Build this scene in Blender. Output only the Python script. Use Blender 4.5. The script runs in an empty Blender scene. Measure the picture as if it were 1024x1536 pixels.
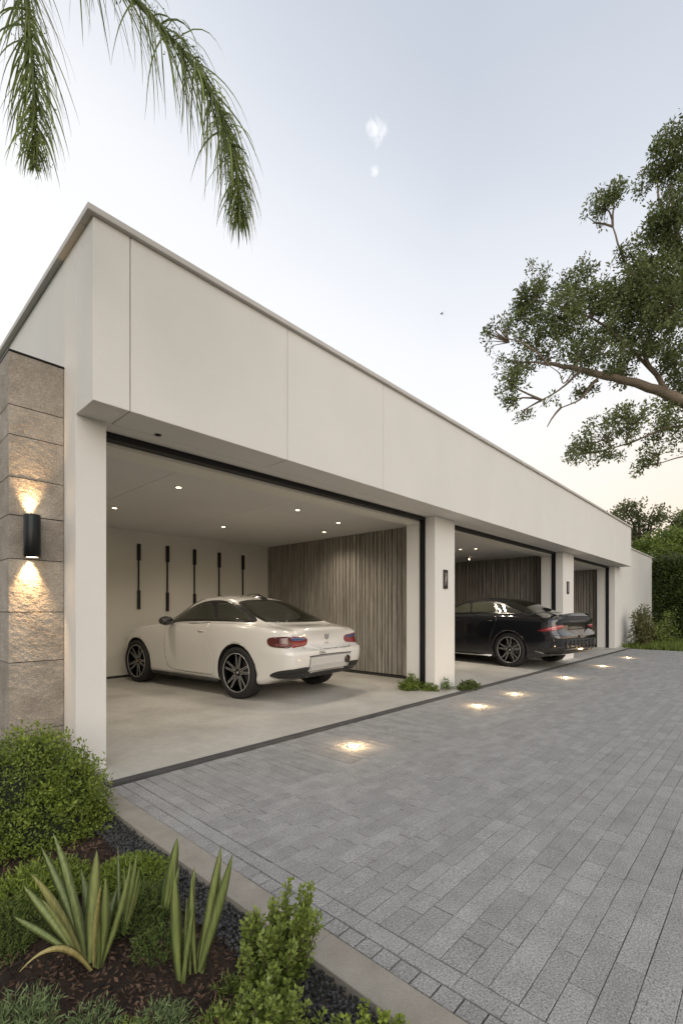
import bpy, bmesh, math, random
import numpy as np
from mathutils import Vector, Matrix
from mathutils.bvhtree import BVHTree
random.seed(7); rng = np.random.default_rng(11)
S = bpy.context.scene; COL = S.collection
R = math.radians
H = 1.2; F = 697.5; CX = 512.0; HY = 916.0
FW = (0.7333, 0.6799); RT = (0.6799, -0.7333)

def at(px, py, z=0.0):
    """world point at height z for a position measured on the photograph"""
    d = (z - H) * F / (HY - py); r = (px - CX) / F * d
    return Vector((FW[0]*d + RT[0]*r, FW[1]*d + RT[1]*r, z))
def atd(px, py, d):
    r = (px - CX) / F * d
    return Vector((FW[0]*d + RT[0]*r, FW[1]*d + RT[1]*r, H + (HY - py) * d / F))
def aty(px, py, Y):
    k = (px - CX) / F
    X = Y * (0.7333 + k*0.6799) / (0.6799 - k*0.7333); d = FW[0]*X + FW[1]*Y
    return Vector((X, Y, H + (HY - py) * d / F))

# ------------------------------------------------------------------ materials
def new_mat(name):
    m = bpy.data.materials.new(name); m.use_nodes = True
    nt = m.node_tree; b = nt.nodes['Principled BSDF']
    return m, nt, b
def N(nt, typ, **kw):
    n = nt.nodes.new(typ)
    for k, v in kw.items():
        if k.startswith('i_'): n.inputs[k[2:].replace('_', ' ')].default_value = v
        else: setattr(n, k, v)
    return n
def plain(name, col, rough=0.5, metal=0.0, coat=0.0, emit=None, estr=0.0, spec=0.5):
    m, nt, b = new_mat(name)
    b.inputs['Base Color'].default_value = (*col, 1); b.inputs['Roughness'].default_value = rough
    b.inputs['Metallic'].default_value = metal; b.inputs['Coat Weight'].default_value = coat
    b.inputs['Coat Roughness'].default_value = 0.04; b.inputs['Specular IOR Level'].default_value = spec
    if emit: b.inputs['Emission Color'].default_value = (*emit, 1); b.inputs['Emission Strength'].default_value = estr
    return m
def noisy(name, cols, scale=5.0, detail=6, rough=0.8, bump=0.2, bscale=None, bdist=0.01, stretch=(1,1,1),
          pos=(0.3, 0.7), tone=0.0, spec=0.4, fine=None, rvar=0.0, streak=None):
    m, nt, b = new_mat(name); L = nt.links
    tc = N(nt, 'ShaderNodeNewGeometry'); mp = N(nt, 'ShaderNodeMapping'); mp.inputs['Scale'].default_value = stretch
    L.new(tc.outputs['Position'], mp.inputs['Vector'])
    n1 = N(nt, 'ShaderNodeTexNoise', i_Scale=scale, i_Detail=detail, i_Roughness=0.6)
    L.new(mp.outputs[0], n1.inputs['Vector'])
    cr = N(nt, 'ShaderNodeValToRGB'); e = cr.color_ramp.elements
    e[0].position, e[1].position = pos; e[0].color = (*cols[0], 1); e[1].color = (*cols[-1], 1)
    if len(cols) == 3:
        k = e.new(sum(pos)/2); k.color = (*cols[1], 1)
    L.new(n1.outputs['Fac'], cr.inputs[0]); out = cr.outputs[0]
    if fine:
        fs, lo, hi = fine
        n3 = N(nt, 'ShaderNodeTexNoise', i_Scale=fs, i_Detail=3, i_Roughness=0.7); L.new(mp.outputs[0], n3.inputs['Vector'])
        mr = N(nt, 'ShaderNodeMapRange'); mr.inputs[1].default_value = .32; mr.inputs[2].default_value = .68
        mr.inputs[3].default_value = lo; mr.inputs[4].default_value = hi; L.new(n3.outputs['Fac'], mr.inputs[0])
        mx = N(nt, 'ShaderNodeMix', data_type='RGBA', blend_type='MULTIPLY'); mx.inputs[0].default_value = 1
        L.new(out, mx.inputs[6]); L.new(mr.outputs[0], mx.inputs[7]); out = mx.outputs[2]
    if streak:
        sc, lo, hi = streak
        m4 = N(nt, 'ShaderNodeMapping'); m4.inputs['Scale'].default_value = sc; L.new(tc.outputs['Position'], m4.inputs['Vector'])
        n4 = N(nt, 'ShaderNodeTexNoise', i_Scale=1.0, i_Detail=4, i_Roughness=0.6); L.new(m4.outputs[0], n4.inputs['Vector'])
        mr = N(nt, 'ShaderNodeMapRange'); mr.inputs[1].default_value = .35; mr.inputs[2].default_value = .65
        mr.inputs[3].default_value = lo; mr.inputs[4].default_value = hi; L.new(n4.outputs['Fac'], mr.inputs[0])
        mx = N(nt, 'ShaderNodeMix', data_type='RGBA', blend_type='MULTIPLY'); mx.inputs[0].default_value = 1
        L.new(out, mx.inputs[6]); L.new(mr.outputs[0], mx.inputs[7]); out = mx.outputs[2]
    if tone:
        at_ = N(nt, 'ShaderNodeAttribute', attribute_name='tone')
        mr = N(nt, 'ShaderNodeMapRange'); mr.inputs[3].default_value = 1-tone; mr.inputs[4].default_value = 1+tone
        L.new(at_.outputs['Fac'], mr.inputs[0])
        mx = N(nt, 'ShaderNodeMix', data_type='RGBA', blend_type='MULTIPLY'); mx.inputs[0].default_value = 1
        L.new(out, mx.inputs[6]); L.new(mr.outputs[0], mx.inputs[7]); out = mx.outputs[2]
    L.new(out, b.inputs['Base Color'])
    b.inputs['Roughness'].default_value = rough; b.inputs['Specular IOR Level'].default_value = spec
    if rvar:
        mr = N(nt, 'ShaderNodeMapRange'); mr.inputs[3].default_value = rough-rvar; mr.inputs[4].default_value = rough+rvar
        L.new(n1.outputs['Fac'], mr.inputs[0]); L.new(mr.outputs[0], b.inputs['Roughness'])
    if bump:
        n2 = N(nt, 'ShaderNodeTexNoise', i_Scale=bscale or scale*4, i_Detail=8, i_Roughness=0.7)
        L.new(mp.outputs[0], n2.inputs['Vector'])
        bp = N(nt, 'ShaderNodeBump'); bp.inputs['Strength'].default_value = bump; bp.inputs['Distance'].default_value = bdist
        L.new(n2.outputs['Fac'], bp.inputs['Height']); L.new(bp.outputs[0], b.inputs['Normal'])
    return m
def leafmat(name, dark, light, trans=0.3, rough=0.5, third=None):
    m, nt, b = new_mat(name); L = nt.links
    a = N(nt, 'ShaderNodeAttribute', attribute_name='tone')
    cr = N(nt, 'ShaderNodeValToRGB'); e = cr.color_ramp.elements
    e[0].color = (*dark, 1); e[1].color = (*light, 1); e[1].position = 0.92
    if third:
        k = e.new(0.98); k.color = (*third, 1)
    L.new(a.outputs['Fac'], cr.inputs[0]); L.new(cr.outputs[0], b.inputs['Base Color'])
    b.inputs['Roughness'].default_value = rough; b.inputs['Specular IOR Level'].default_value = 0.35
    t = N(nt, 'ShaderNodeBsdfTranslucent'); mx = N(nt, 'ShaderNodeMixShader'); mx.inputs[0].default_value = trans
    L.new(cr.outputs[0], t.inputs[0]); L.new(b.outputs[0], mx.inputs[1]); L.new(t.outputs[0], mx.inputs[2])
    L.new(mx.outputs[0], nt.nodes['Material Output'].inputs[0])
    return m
M = {}
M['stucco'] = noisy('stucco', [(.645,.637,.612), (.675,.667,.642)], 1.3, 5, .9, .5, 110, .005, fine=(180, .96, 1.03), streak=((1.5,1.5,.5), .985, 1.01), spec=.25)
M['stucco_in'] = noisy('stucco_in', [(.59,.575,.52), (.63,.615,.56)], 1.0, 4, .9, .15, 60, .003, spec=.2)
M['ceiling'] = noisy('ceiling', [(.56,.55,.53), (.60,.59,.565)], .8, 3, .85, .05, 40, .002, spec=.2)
M['cap'] = noisy('cap', [(.45,.435,.41), (.52,.505,.48)], 3, 5, .55, .1, 40, .002)
M['stone'] = noisy('stone', [(.31,.275,.235), (.40,.36,.31), (.49,.445,.39)], 6, 8, .95, .8, 75, .022, fine=(140, .66, 1.25), tone=.1, spec=.2)
M['gap'] = plain('gap', (.03,.028,.026), .9)
M['black_metal'] = plain('black_metal', (.018,.018,.02), .38, .6)
M['track'] = plain('track', (.012,.012,.014), .45, .4)
M['concrete'] = noisy('concrete', [(.33,.315,.285), (.42,.405,.37), (.49,.475,.44)], 1.3, 7, .5, .12, 30, .004, fine=(14, .93, 1.06), rvar=.12)
M['kerbdark'] = noisy('kerbdark', [(.045,.045,.048), (.075,.073,.072)], 6, 5, .75, .3, 60, .004, fine=(150,.8,1.2))
M['kerb'] = noisy('kerb', [(.25,.225,.19), (.35,.32,.275)], 5, 6, .9, .4, 80, .004, fine=(220, .82, 1.12))
M['granite'] = noisy('granite', [(.265,.261,.253), (.305,.301,.292), (.345,.34,.33)], 7, 7, .85, .7, 70, .006, fine=(150, .45, 1.5), tone=.08, spec=.15)
M['joint'] = noisy('joint', [(.035,.033,.03), (.07,.066,.06)], 20, 4, .95, .3, 100, .003)
M['soil'] = noisy('soil', [(.022,.014,.01), (.045,.028,.019), (.075,.048,.032)], 14, 8, .95, 1.0, 60, .03)
M['lawn'] = noisy('lawn', [(.03,.045,.016), (.05,.07,.022)], 3, 6, .95, .8, 30, .03)
M['chip'] = noisy('chip', [(.045,.025,.016), (.14,.085,.055)], 30, 5, .9, .5, 90, .004, tone=.55)
M['rock'] = noisy('rock', [(.035,.035,.036), (.085,.084,.083)], 25, 5, .8, .4, 90, .004, tone=.4)
M['wood'] = noisy('wood', [(.19,.175,.15), (.275,.257,.225), (.37,.35,.315)], 3.0, 8, .85, .6, 20, .008, stretch=(8,8,.6), tone=.09, fine=(9,.85,1.12), spec=.2)
M['woodgap'] = plain('woodgap', (.02,.017,.014), .9)
M['bark'] = noisy('bark', [(.13,.10,.07), (.27,.21,.155)], 3, 7, .9, .9, 12, .05)
M['barkdark'] = noisy('barkdark', [(.05,.04,.03), (.11,.09,.07)], 6, 6, .9, .6, 25, .02)
M['leaf_bush'] = leafmat('leaf_bush', (.045,.075,.014), (.26,.33,.055), .3, .45)
M['leaf_tree'] = leafmat('leaf_tree', (.032,.048,.016), (.215,.25,.09), .35, .5)
M['leaf_warm'] = leafmat('leaf_warm', (.04,.055,.018), (.21,.20,.08), .3, .5)
M['leaf_pale'] = leafmat('leaf_pale', (.05,.065,.02), (.15,.165,.065), .4, .5)
M['leaf_bright'] = leafmat('leaf_bright', (.05,.085,.014), (.20,.26,.05), .3, .5)
M['leaf_hedge'] = leafmat('leaf_hedge', (.014,.028,.008), (.11,.15,.035), .2, .45)
M['leaf_fresh'] = leafmat('leaf_fresh', (.06,.10,.018), (.24,.30,.07), .3, .4)
M['leaf_grey'] = leafmat('leaf_grey', (.07,.11,.04), (.23,.30,.13), .25, .6)
M['leaf_grass'] = leafmat('leaf_grass', (.035,.065,.014), (.15,.20,.05), .3, .6)
M['leaf_palm'] = leafmat('leaf_palm', (.07,.10,.028), (.25,.30,.09), .3, .45)
M['twig'] = plain('twig', (.09,.07,.045), .8)
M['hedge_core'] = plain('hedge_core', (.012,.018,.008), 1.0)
M['lens'] = plain('lens', (.9,.8,.6), .4, emit=(1,.80,.52), estr=7)
M['lens_ground'] = plain('lens_ground', (.9,.8,.6), .4, emit=(1,.74,.42), estr=9)
M['steel'] = plain('steel', (.45,.44,.42), .35, 1)

# sword leaves: green to yellow, striped along the blade
def sword_mat():
    m, nt, b = new_mat('sword_leaf'); L = nt.links
    a = N(nt, 'ShaderNodeAttribute', attribute_name='tone'); g = N(nt, 'ShaderNodeNewGeometry')
    cr = N(nt, 'ShaderNodeValToRGB'); e = cr.color_ramp.elements
    e[0].color = (.14,.19,.085,1); e[1].color = (.40,.34,.13,1); e[1].position = 1
    k = e.new(.45); k.color = (.23,.28,.09,1); k = e.new(.75); k.color = (.29,.32,.12,1)
    mp = N(nt, 'ShaderNodeMapping'); mp.inputs['Scale'].default_value = (90, 90, 5); L.new(g.outputs['Position'], mp.inputs[0])
    n = N(nt, 'ShaderNodeTexNoise', i_Scale=1.6, i_Detail=5); L.new(mp.outputs[0], n.inputs['Vector'])
    mr = N(nt, 'ShaderNodeMapRange'); mr.inputs[1].default_value = .3; mr.inputs[2].default_value = .7; mr.inputs[3].default_value = .72; mr.inputs[4].default_value = 1.2
    L.new(n.outputs['Fac'], mr.inputs[0]); L.new(a.outputs['Fac'], cr.inputs[0])
    mx = N(nt, 'ShaderNodeMix', data_type='RGBA', blend_type='MULTIPLY'); mx.inputs[0].default_value = 1
    L.new(cr.outputs[0], mx.inputs[6]); L.new(mr.outputs[0], mx.inputs[7]); L.new(mx.outputs[2], b.inputs['Base Color'])
    b.inputs['Roughness'].default_value = .45
    t = N(nt, 'ShaderNodeBsdfTranslucent'); ms = N(nt, 'ShaderNodeMixShader'); ms.inputs[0].default_value = .2
    L.new(mx.outputs[2], t.inputs[0]); L.new(b.outputs[0], ms.inputs[1]); L.new(t.outputs[0], ms.inputs[2])
    L.new(ms.outputs[0], nt.nodes['Material Output'].inputs[0])
    return m
M['sword'] = sword_mat()

# ------------------------------------------------------------------ mesh helpers
class MB:
    def __init__(s): s.v = []; s.f = []; s.m = []; s.t = []; s.s = []
    def add(s, vs, fs, mi=0, tone=.5, smooth=False, xf=None):
        o = len(s.v)
        if xf is not None: vs = [tuple(xf @ Vector(p)) for p in vs]
        s.v += [tuple(p) for p in vs]
        for f in fs: s.f.append(tuple(i+o for i in f)); s.m.append(mi); s.t.append(tone); s.s.append(smooth)
    def box(s, x0, x1, y0, y1, z0, z1, mi=0, tone=.5, xf=None):
        s.add([(x0,y0,z0),(x1,y0,z0),(x1,y1,z0),(x0,y1,z0),(x0,y0,z1),(x1,y0,z1),(x1,y1,z1),(x0,y1,z1)],
              [(0,3,2,1),(4,5,6,7),(0,1,5,4),(1,2,6,5),(2,3,7,6),(3,0,4,7)], mi, tone, False, xf)
    def bbox(s, x0, x1, y0, y1, z0, z1, b=.004, mi=0, tone=.5, xf=None):
        """box with bevelled edges"""
        bm = bmesh.new(); r = bmesh.ops.create_cube(bm, size=1)
        for v in bm.verts: v.co = Vector(((x0+x1)/2+v.co.x*(x1-x0), (y0+y1)/2+v.co.y*(y1-y0), (z0+z1)/2+v.co.z*(z1-z0)))
        bmesh.ops.bevel(bm, geom=bm.edges[:], offset=b, segments=2, affect='EDGES', profile=.5)
        bm.verts.ensure_lookup_table()
        s.add([v.co[:] for v in bm.verts], [[v.index for v in f.verts] for f in bm.faces], mi, tone, False, xf); bm.free()
    def tube(s, pts, rad, n=8, mi=0, tone=.5, caps=True, xf=None):
        pts = [Vector(p) for p in pts]; rad = rad if hasattr(rad, '__len__') else [rad]*len(pts)
        vs = []; fs = []; up = Vector((0,0,1)); pa = None
        for i, p in enumerate(pts):
            t = (pts[min(i+1, len(pts)-1)] - pts[max(i-1, 0)]).normalized()
            if pa is None: a = t.cross(up if abs(t.z) < .9 else Vector((1,0,0))).normalized()
            else: a = (pa - t*pa.dot(t)).normalized()
            pa = a; b = t.cross(a)
            for k in range(n):
                q = 2*math.pi*k/n; vs.append(tuple(p + (a*math.cos(q) + b*math.sin(q))*rad[i]))
        for i in range(len(pts)-1):
            for k in range(n): k2 = (k+1) % n; fs.append((i*n+k, i*n+k2, (i+1)*n+k2, (i+1)*n+k))
        if caps: fs.append(tuple(range(n))[::-1]); fs.append(tuple((len(pts)-1)*n+k for k in range(n)))
        s.add(vs, fs, mi, tone, True, xf)
    def lathe(s, prof, n=32, axis='Z', mi=0, closed=False, xf=None, smooth=True):
        """prof: (radius, height) pairs"""
        vs = []; fs = []; m = len(prof)
        for k in range(n):
            q = 2*math.pi*k/n; c, si = math.cos(q), math.sin(q)
            for r, h in prof: vs.append((r*c, r*si, h) if axis == 'Z' else (r*c, h, r*si))
        mm = m if closed else m-1
        for k in range(n):
            k2 = (k+1) % n
            for j in range(mm): j2 = (j+1) % m; fs.append((k*m+j, k2*m+j, k2*m+j2, k*m+j2))
        s.add(vs, fs, mi, .5, smooth, xf)
    def build(s, name, mats, parent=None):
        me = bpy.data.meshes.new(name); me.from_pydata(s.v, [], s.f)
        mats = mats if isinstance(mats, (list, tuple)) else [mats]
        for m in mats: me.materials.append(m)
        me.polygons.foreach_set('material_index', s.m); me.polygons.foreach_set('use_smooth', s.s)
        a = me.attributes.new('tone', 'FLOAT', 'FACE'); a.data.foreach_set('value', s.t)
        me.update(); return link(name, me, parent)
def link(name, me, parent=None):
    o = bpy.data.objects.new(name, me); COL.objects.link(o)
    if parent: o.parent = parent
    return o
def empty(name, loc=(0,0,0), rz=0):
    o = bpy.data.objects.new(name, None); COL.objects.link(o); o.location = loc; o.rotation_euler = (0,0,rz); o.empty_display_size = .1
    return o
def tag(o, label, cat, group=None):
    o['label'] = label; o['category'] = cat
    if group: o['group'] = group
    return o
def kind(o, k): o['kind'] = k; return o
def copy_tree(o, parent=None):
    c = o.copy(); COL.objects.link(c)
    if parent: c.parent = parent
    for ch in list(o.children): copy_tree(ch, c)
    return c
def npmesh(name, V, Fq, mat, tone=None, parent=None, smooth=False):
    me = bpy.data.meshes.new(name); k = Fq.shape[1]
    me.vertices.add(len(V)); me.vertices.foreach_set('co', np.ascontiguousarray(V, dtype=np.float32).ravel())
    me.loops.add(Fq.size); me.loops.foreach_set('vertex_index', np.ascontiguousarray(Fq, dtype=np.int32).ravel())
    me.polygons.add(len(Fq)); me.polygons.foreach_set('loop_start', np.arange(0, Fq.size, k, dtype=np.int32))
    me.polygons.foreach_set('loop_total', np.full(len(Fq), k, dtype=np.int32))
    me.polygons.foreach_set('use_smooth', np.full(len(Fq), smooth))
    me.update(calc_edges=True); me.validate()
    me.materials.append(mat)
    if tone is not None and len(me.polygons) == len(tone):
        a = me.attributes.new('tone', 'FLOAT', 'FACE'); a.data.foreach_set('value', np.asarray(tone, dtype=np.float32))
    return link(name, me, parent)
def unit(v): return v / (np.linalg.norm(v, axis=1, keepdims=True) + 1e-9)
def leaves(P, D, L, W, tone, fold=.25, droop=0.0):
    """leaf quads: base points P, directions D, lengths L, widths W"""
    n = len(P); D = unit(D); rnd = unit(rng.normal(size=(n, 3)))
    B = unit(np.cross(D, rnd)); Nn = np.cross(D, B)
    L = L[:, None]; W = W[:, None]
    mid = P + D*L*.45 + Nn*W*fold
    tip = P + D*L; tip[:, 2] -= droop*L[:, 0]
    V = np.stack([P, mid + B*W*.5 - Nn*W*fold*2, tip, mid - B*W*.5], 1).reshape(-1, 3)
    Fq = np.arange(n*4).reshape(n, 4)
    return V, Fq, tone
def cat(parts):
    Vs = []; Fs = []; T = []; o = 0
    for V, Fq, t in parts: Vs.append(V); Fs.append(Fq+o); T.append(t); o += len(V)
    return np.concatenate(Vs), np.concatenate(Fs), np.concatenate(T)

# ------------------------------------------------------------------ camera
cam = bpy.data.cameras.new('camera'); co = bpy.data.objects.new('camera', cam); COL.objects.link(co)
co.location = (0, 0, H); co.rotation_euler = (R(90), 0, R(-47.15)); cam.lens = F/1536*36; cam.sensor_width = 36
cam.shift_y = (HY-768)/1536; cam.clip_start = .05; cam.clip_end = 3000; S.camera = co

# ------------------------------------------------------------------ world and sun
SUN_EL, SUN_AZ = R(14), R(200)      # sun low, behind and to the left of the camera, behind thin high cloud
w = bpy.data.worlds.new('World'); S.world = w; w.use_nodes = True
nt = w.node_tree; L = nt.links; bg = nt.nodes['Background']
sky = N(nt, 'ShaderNodeTexSky', sky_type='NISHITA'); sky.sun_disc = False; sky.sun_elevation = SUN_EL
sky.air_density = 1.0; sky.dust_density = 3.0; sky.ozone_density = 1.5
tc = N(nt, 'ShaderNodeTexCoord'); sx = N(nt, 'ShaderNodeSeparateXYZ'); L.new(tc.outputs['Generated'], sx.inputs[0])
# high thin cloud veil: pale near the horizon, blue grey overhead (elevation), warm low in the east (azimuth)
ramp = N(nt, 'ShaderNodeValToRGB'); e = ramp.color_ramp.elements
cols = [(0.0,(6.4,6.1,5.75)),(0.16,(6.4,6.25,6.05)),(0.32,(6.0,6.0,5.95)),(0.52,(5.5,5.55,5.7)),(0.68,(4.5,4.68,5.05)),(0.82,(3.5,3.78,4.25)),(1.0,(2.7,3.05,3.6))]
e[0].position = 0; e[0].color = (*[c/10 for c in cols[0][1]], 1); e[1].position = 1; e[1].color = (*[c/10 for c in cols[-1][1]], 1)
for p, c in cols[1:-1]:
    k = e.new(p); k.color = (*[x/10 for x in c], 1)
# brighter to the left of the view: shift the ramp with direction
dt = N(nt, 'ShaderNodeVectorMath', operation='DOT_PRODUCT'); L.new(tc.outputs['Generated'], dt.inputs[0]); dt.inputs[1].default_value = (-.62, .78, 0)
mxd = N(nt, 'ShaderNodeMath', operation='MAXIMUM'); L.new(dt.outputs['Value'], mxd.inputs[0]); mxd.inputs[1].default_value = -.12
ma = N(nt, 'ShaderNodeMath', operation='MULTIPLY_ADD'); L.new(mxd.outputs[0], ma.inputs[0]); ma.inputs[1].default_value = -.42; L.new(sx.outputs['Z'], ma.inputs[2])
nz = N(nt, 'ShaderNodeTexNoise', i_Scale=1.6, i_Detail=4, i_Roughness=.5); mpz = N(nt, 'ShaderNodeMapping'); mpz.inputs['Scale'].default_value = (1,1,2.5)
L.new(tc.outputs['Generated'], mpz.inputs[0]); L.new(mpz.outputs[0], nz.inputs['Vector'])
mb = N(nt, 'ShaderNodeMath', operation='MULTIPLY_ADD'); L.new(nz.outputs['Fac'], mb.inputs[0]); mb.inputs[1].default_value = .10; L.new(ma.outputs[0], mb.inputs[2])
mc = N(nt, 'ShaderNodeMath', operation='SUBTRACT'); L.new(mb.outputs[0], mc.inputs[0]); mc.inputs[1].default_value = .03
L.new(mc.outputs[0], ramp.inputs[0])
sc = N(nt, 'ShaderNodeVectorMath', operation='SCALE'); L.new(ramp.outputs[0], sc.inputs[0]); sc.inputs['Scale'].default_value = 10.0
wd = N(nt, 'ShaderNodeMapRange'); wd.inputs[1].default_value = .15; wd.inputs[2].default_value = -.7; wd.inputs[3].default_value = 0; wd.inputs[4].default_value = 1; L.new(dt.outputs['Value'], wd.inputs[0])
wz = N(nt, 'ShaderNodeMapRange'); wz.inputs[1].default_value = .42; wz.inputs[2].default_value = .05; wz.inputs[3].default_value = 0; wz.inputs[4].default_value = 1; L.new(sx.outputs['Z'], wz.inputs[0])
wm = N(nt, 'ShaderNodeMath', operation='MULTIPLY'); L.new(wd.outputs[0], wm.inputs[0]); L.new(wz.outputs[0], wm.inputs[1])
wt = N(nt, 'ShaderNodeMix', data_type='RGBA', blend_type='MULTIPLY'); L.new(wm.outputs[0], wt.inputs[0]); L.new(sc.outputs[0], wt.inputs[6]); wt.inputs[7].default_value = (1.0,.74,.48,1)
mix = N(nt, 'ShaderNodeMix', data_type='RGBA'); mix.inputs[0].default_value = .92
L.new(sky.outputs[0], mix.inputs[6]); L.new(wt.outputs[2], mix.inputs[7]); last = mix.outputs[2]
# two small wisps of cloud
def wisp(last, px, py, size, amp, seed):
    d = (atd(px, py, 100) - Vector((0,0,H))).normalized()
    dd = N(nt, 'ShaderNodeVectorMath', operation='SUBTRACT'); L.new(tc.outputs['Generated'], dd.inputs[0]); dd.inputs[1].default_value = d
    nn = N(nt, 'ShaderNodeTexNoise', i_Scale=26.0, i_Distortion=1.2, i_Detail=6, i_Roughness=.65); mp = N(nt, 'ShaderNodeMapping'); mp.inputs['Location'].default_value = (seed, seed*.7, 0); mp.inputs['Scale'].default_value = (1.7,1.7,.8)
    L.new(tc.outputs['Generated'], mp.inputs[0]); L.new(mp.outputs[0], nn.inputs['Vector'])
    m2 = N(nt, 'ShaderNodeMapping'); m2.inputs['Scale'].default_value = (1.25,1.25,.95); L.new(dd.outputs[0], m2.inputs[0])
    ln = N(nt, 'ShaderNodeVectorMath', operation='LENGTH'); L.new(m2.outputs[0], ln.inputs[0])
    a = N(nt, 'ShaderNodeMapRange'); a.inputs[1].default_value = 0; a.inputs[2].default_value = size; a.inputs[3].default_value = .40; a.inputs[4].default_value = -.20
    L.new(ln.outputs['Value'], a.inputs[0])
    s = N(nt, 'ShaderNodeMath', operation='ADD'); L.new(a.outputs[0], s.inputs[0]); L.new(nn.outputs['Fac'], s.inputs[1])
    b = N(nt, 'ShaderNodeMapRange'); b.inputs[1].default_value = .56; b.inputs[2].default_value = 1.05; b.inputs[3].default_value = 0; b.inputs[4].default_value = amp
    L.new(s.outputs[0], b.inputs[0])
    mx = N(nt, 'ShaderNodeMix', data_type='RGBA'); L.new(b.outputs[0], mx.inputs[0]); L.new(last, mx.inputs[6]); mx.inputs[7].default_value = (8.2,8.1,8.0,1)
    return mx.outputs[2]
last = wisp(last, 563, 193, .034, .55, 3.4)
last = wisp(last, 563, 254, .016, .45, 5.2)
L.new(last, bg.inputs[0]); bg.inputs[1].default_value = .105
sun = bpy.data.lights.new('sun', 'SUN'); so = bpy.data.objects.new('sun', sun); COL.objects.link(so)
sun.energy = 0.85; sun.angle = R(60); sun.color = (1, .93, .84)
sd = Vector((math.cos(SUN_EL)*math.cos(SUN_AZ+R(35)), math.cos(SUN_EL)*math.sin(SUN_AZ+R(35)), math.sin(SUN_EL)+.35))
so.rotation_euler = sd.to_track_quat('Z', 'Y').to_euler(); so.location = (0,0,20)
sky.sun_rotation = math.atan2(sd.x, sd.y)
S.view_settings.view_transform = 'Standard'; S.view_settings.look = 'None'; S.view_settings.exposure = 0.82; S.view_settings.gamma = 1
S.render.engine = 'CYCLES'
# ------------------------------------------------------------------ ground, driveway, kerbs, beds
g = MB(); NX, NY = 60, 60
g.add([(-900,-900,-.12),(900,-900,-.12),(900,900,-.12),(-900,900,-.12)], [(0,1,2,3)])
kind(g.build('ground', M['lawn']), 'structure')
g = MB(); g.box(1.24, 16.9, -14, 3.29, -.11, -.012); kind(g.build('driveway_bed', M['joint']), 'structure')
pv = MB()
def paver(x0, x1, y0, y1, gap=None):
    gp = gap if gap is not None else .0009 if x0 > 4.5 else random.choice([.0007,.0009,.0011,.0013,.0018])
    gq = gap if gap is not None else random.choice([.0014,.002,.0026,.004])
    a0, a1, b0, b1 = x0+gq, x1-gq, y0+gp, y1-gp
    z = random.uniform(-.0012, .0012); c = .0018; t = random.random()
    tl = [z+random.uniform(-.0006,.0006) for _ in range(4)]
    pv.add([(a0,b0,-.012),(a1,b0,-.012),(a1,b1,-.012),(a0,b1,-.012),
            (a0,b0,tl[0]-c),(a1,b0,tl[1]-c),(a1,b1,tl[2]-c),(a0,b1,tl[3]-c),
            (a0+c,b0+c,tl[0]),(a1-c,b0+c,tl[1]),(a1-c,b1-c,tl[2]),(a0+c,b1-c,tl[3])],
           [(0,1,5,4),(1,2,6,5),(2,3,7,6),(3,0,4,7),(4,5,9,8),(5,6,10,9),(6,7,11,10),(7,4,8,11),(8,9,10,11)], 0, t)
YT, YB, YZ = 3.288, -4.0, 2.44
y = YB
while y < YT - .03:
    h = random.uniform(.076, .082); y1 = min(y+h, YT)
    paver(1.242, 1.317, y, y1, random.uniform(.0024,.004) if y < 1.7 else .0018); y = y1
y = YB
while y < YT - .03:
    h = random.choice([.085,.16,.16,.21,.25]); y1 = min(y+h, YT)
    if YT-y1 < .05: y1 = YT
    paver(1.319, 1.400, y, y1); y = y1
def course(y0, y1, x0=1.402, x1=16.9):
    x = x0
    while x < x1 - .02:
        l = random.choice([.1,.13,.16,.2,.24,.28,.32,.4]); 
        if x > 6: l = max(l, .25)
        xe = min(x+l, x1)
        if x1-xe < .06: xe = x1
        paver(x, xe, y0, y1); x = xe
y = YZ
while y > YB:
    h = random.choice([.072,.08,.085,.09,.098]); course(y-h, y); y -= h
x = 1.402
while x < 16.85:
    wd = random.choice([.078,.085,.092]); xe = min(x+wd, 16.9)
    y = YZ + .001; first = True
    while y < YT-.01:
        l = random.choice([.12,.2,.28,.36,.42]); ye = min(y+l, YT-.085)
        if YT-.085-ye < .07: ye = YT-.085
        if y >= YT-.086: ye = YT
        paver(x, xe, y, ye); y = ye
    x = xe
kind(pv.build('driveway', M['granite']), 'structure')
g = MB(); g.box(1.24, 16.9, -14, -4.0, -.011, 0); kind(g.build('driveway_far', M['granite']), 'structure')
g = MB(); x = 1.235
for a, b in ((1.235,3.9),(3.9,6.9),(6.9,9.9),(9.9,12.9),(12.9,16.9)): g.bbox(a+.001, b-.001, 3.291, 3.368, -.1, .020, .003, tone=random.random())
kind(g.build('threshold_kerb', M['kerbdark']), 'structure')
g = MB(); y = -4
for k in range(9):
    y1 = min(y+2.6, 3.36); g.bbox(1.103, 1.234, y+.0006, y1-.0006, -.12, .008, .003, tone=random.random()); y = y1
    if y >= 3.35: break
kind(g.build('garden_kerb', M['kerb']), 'structure')
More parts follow.
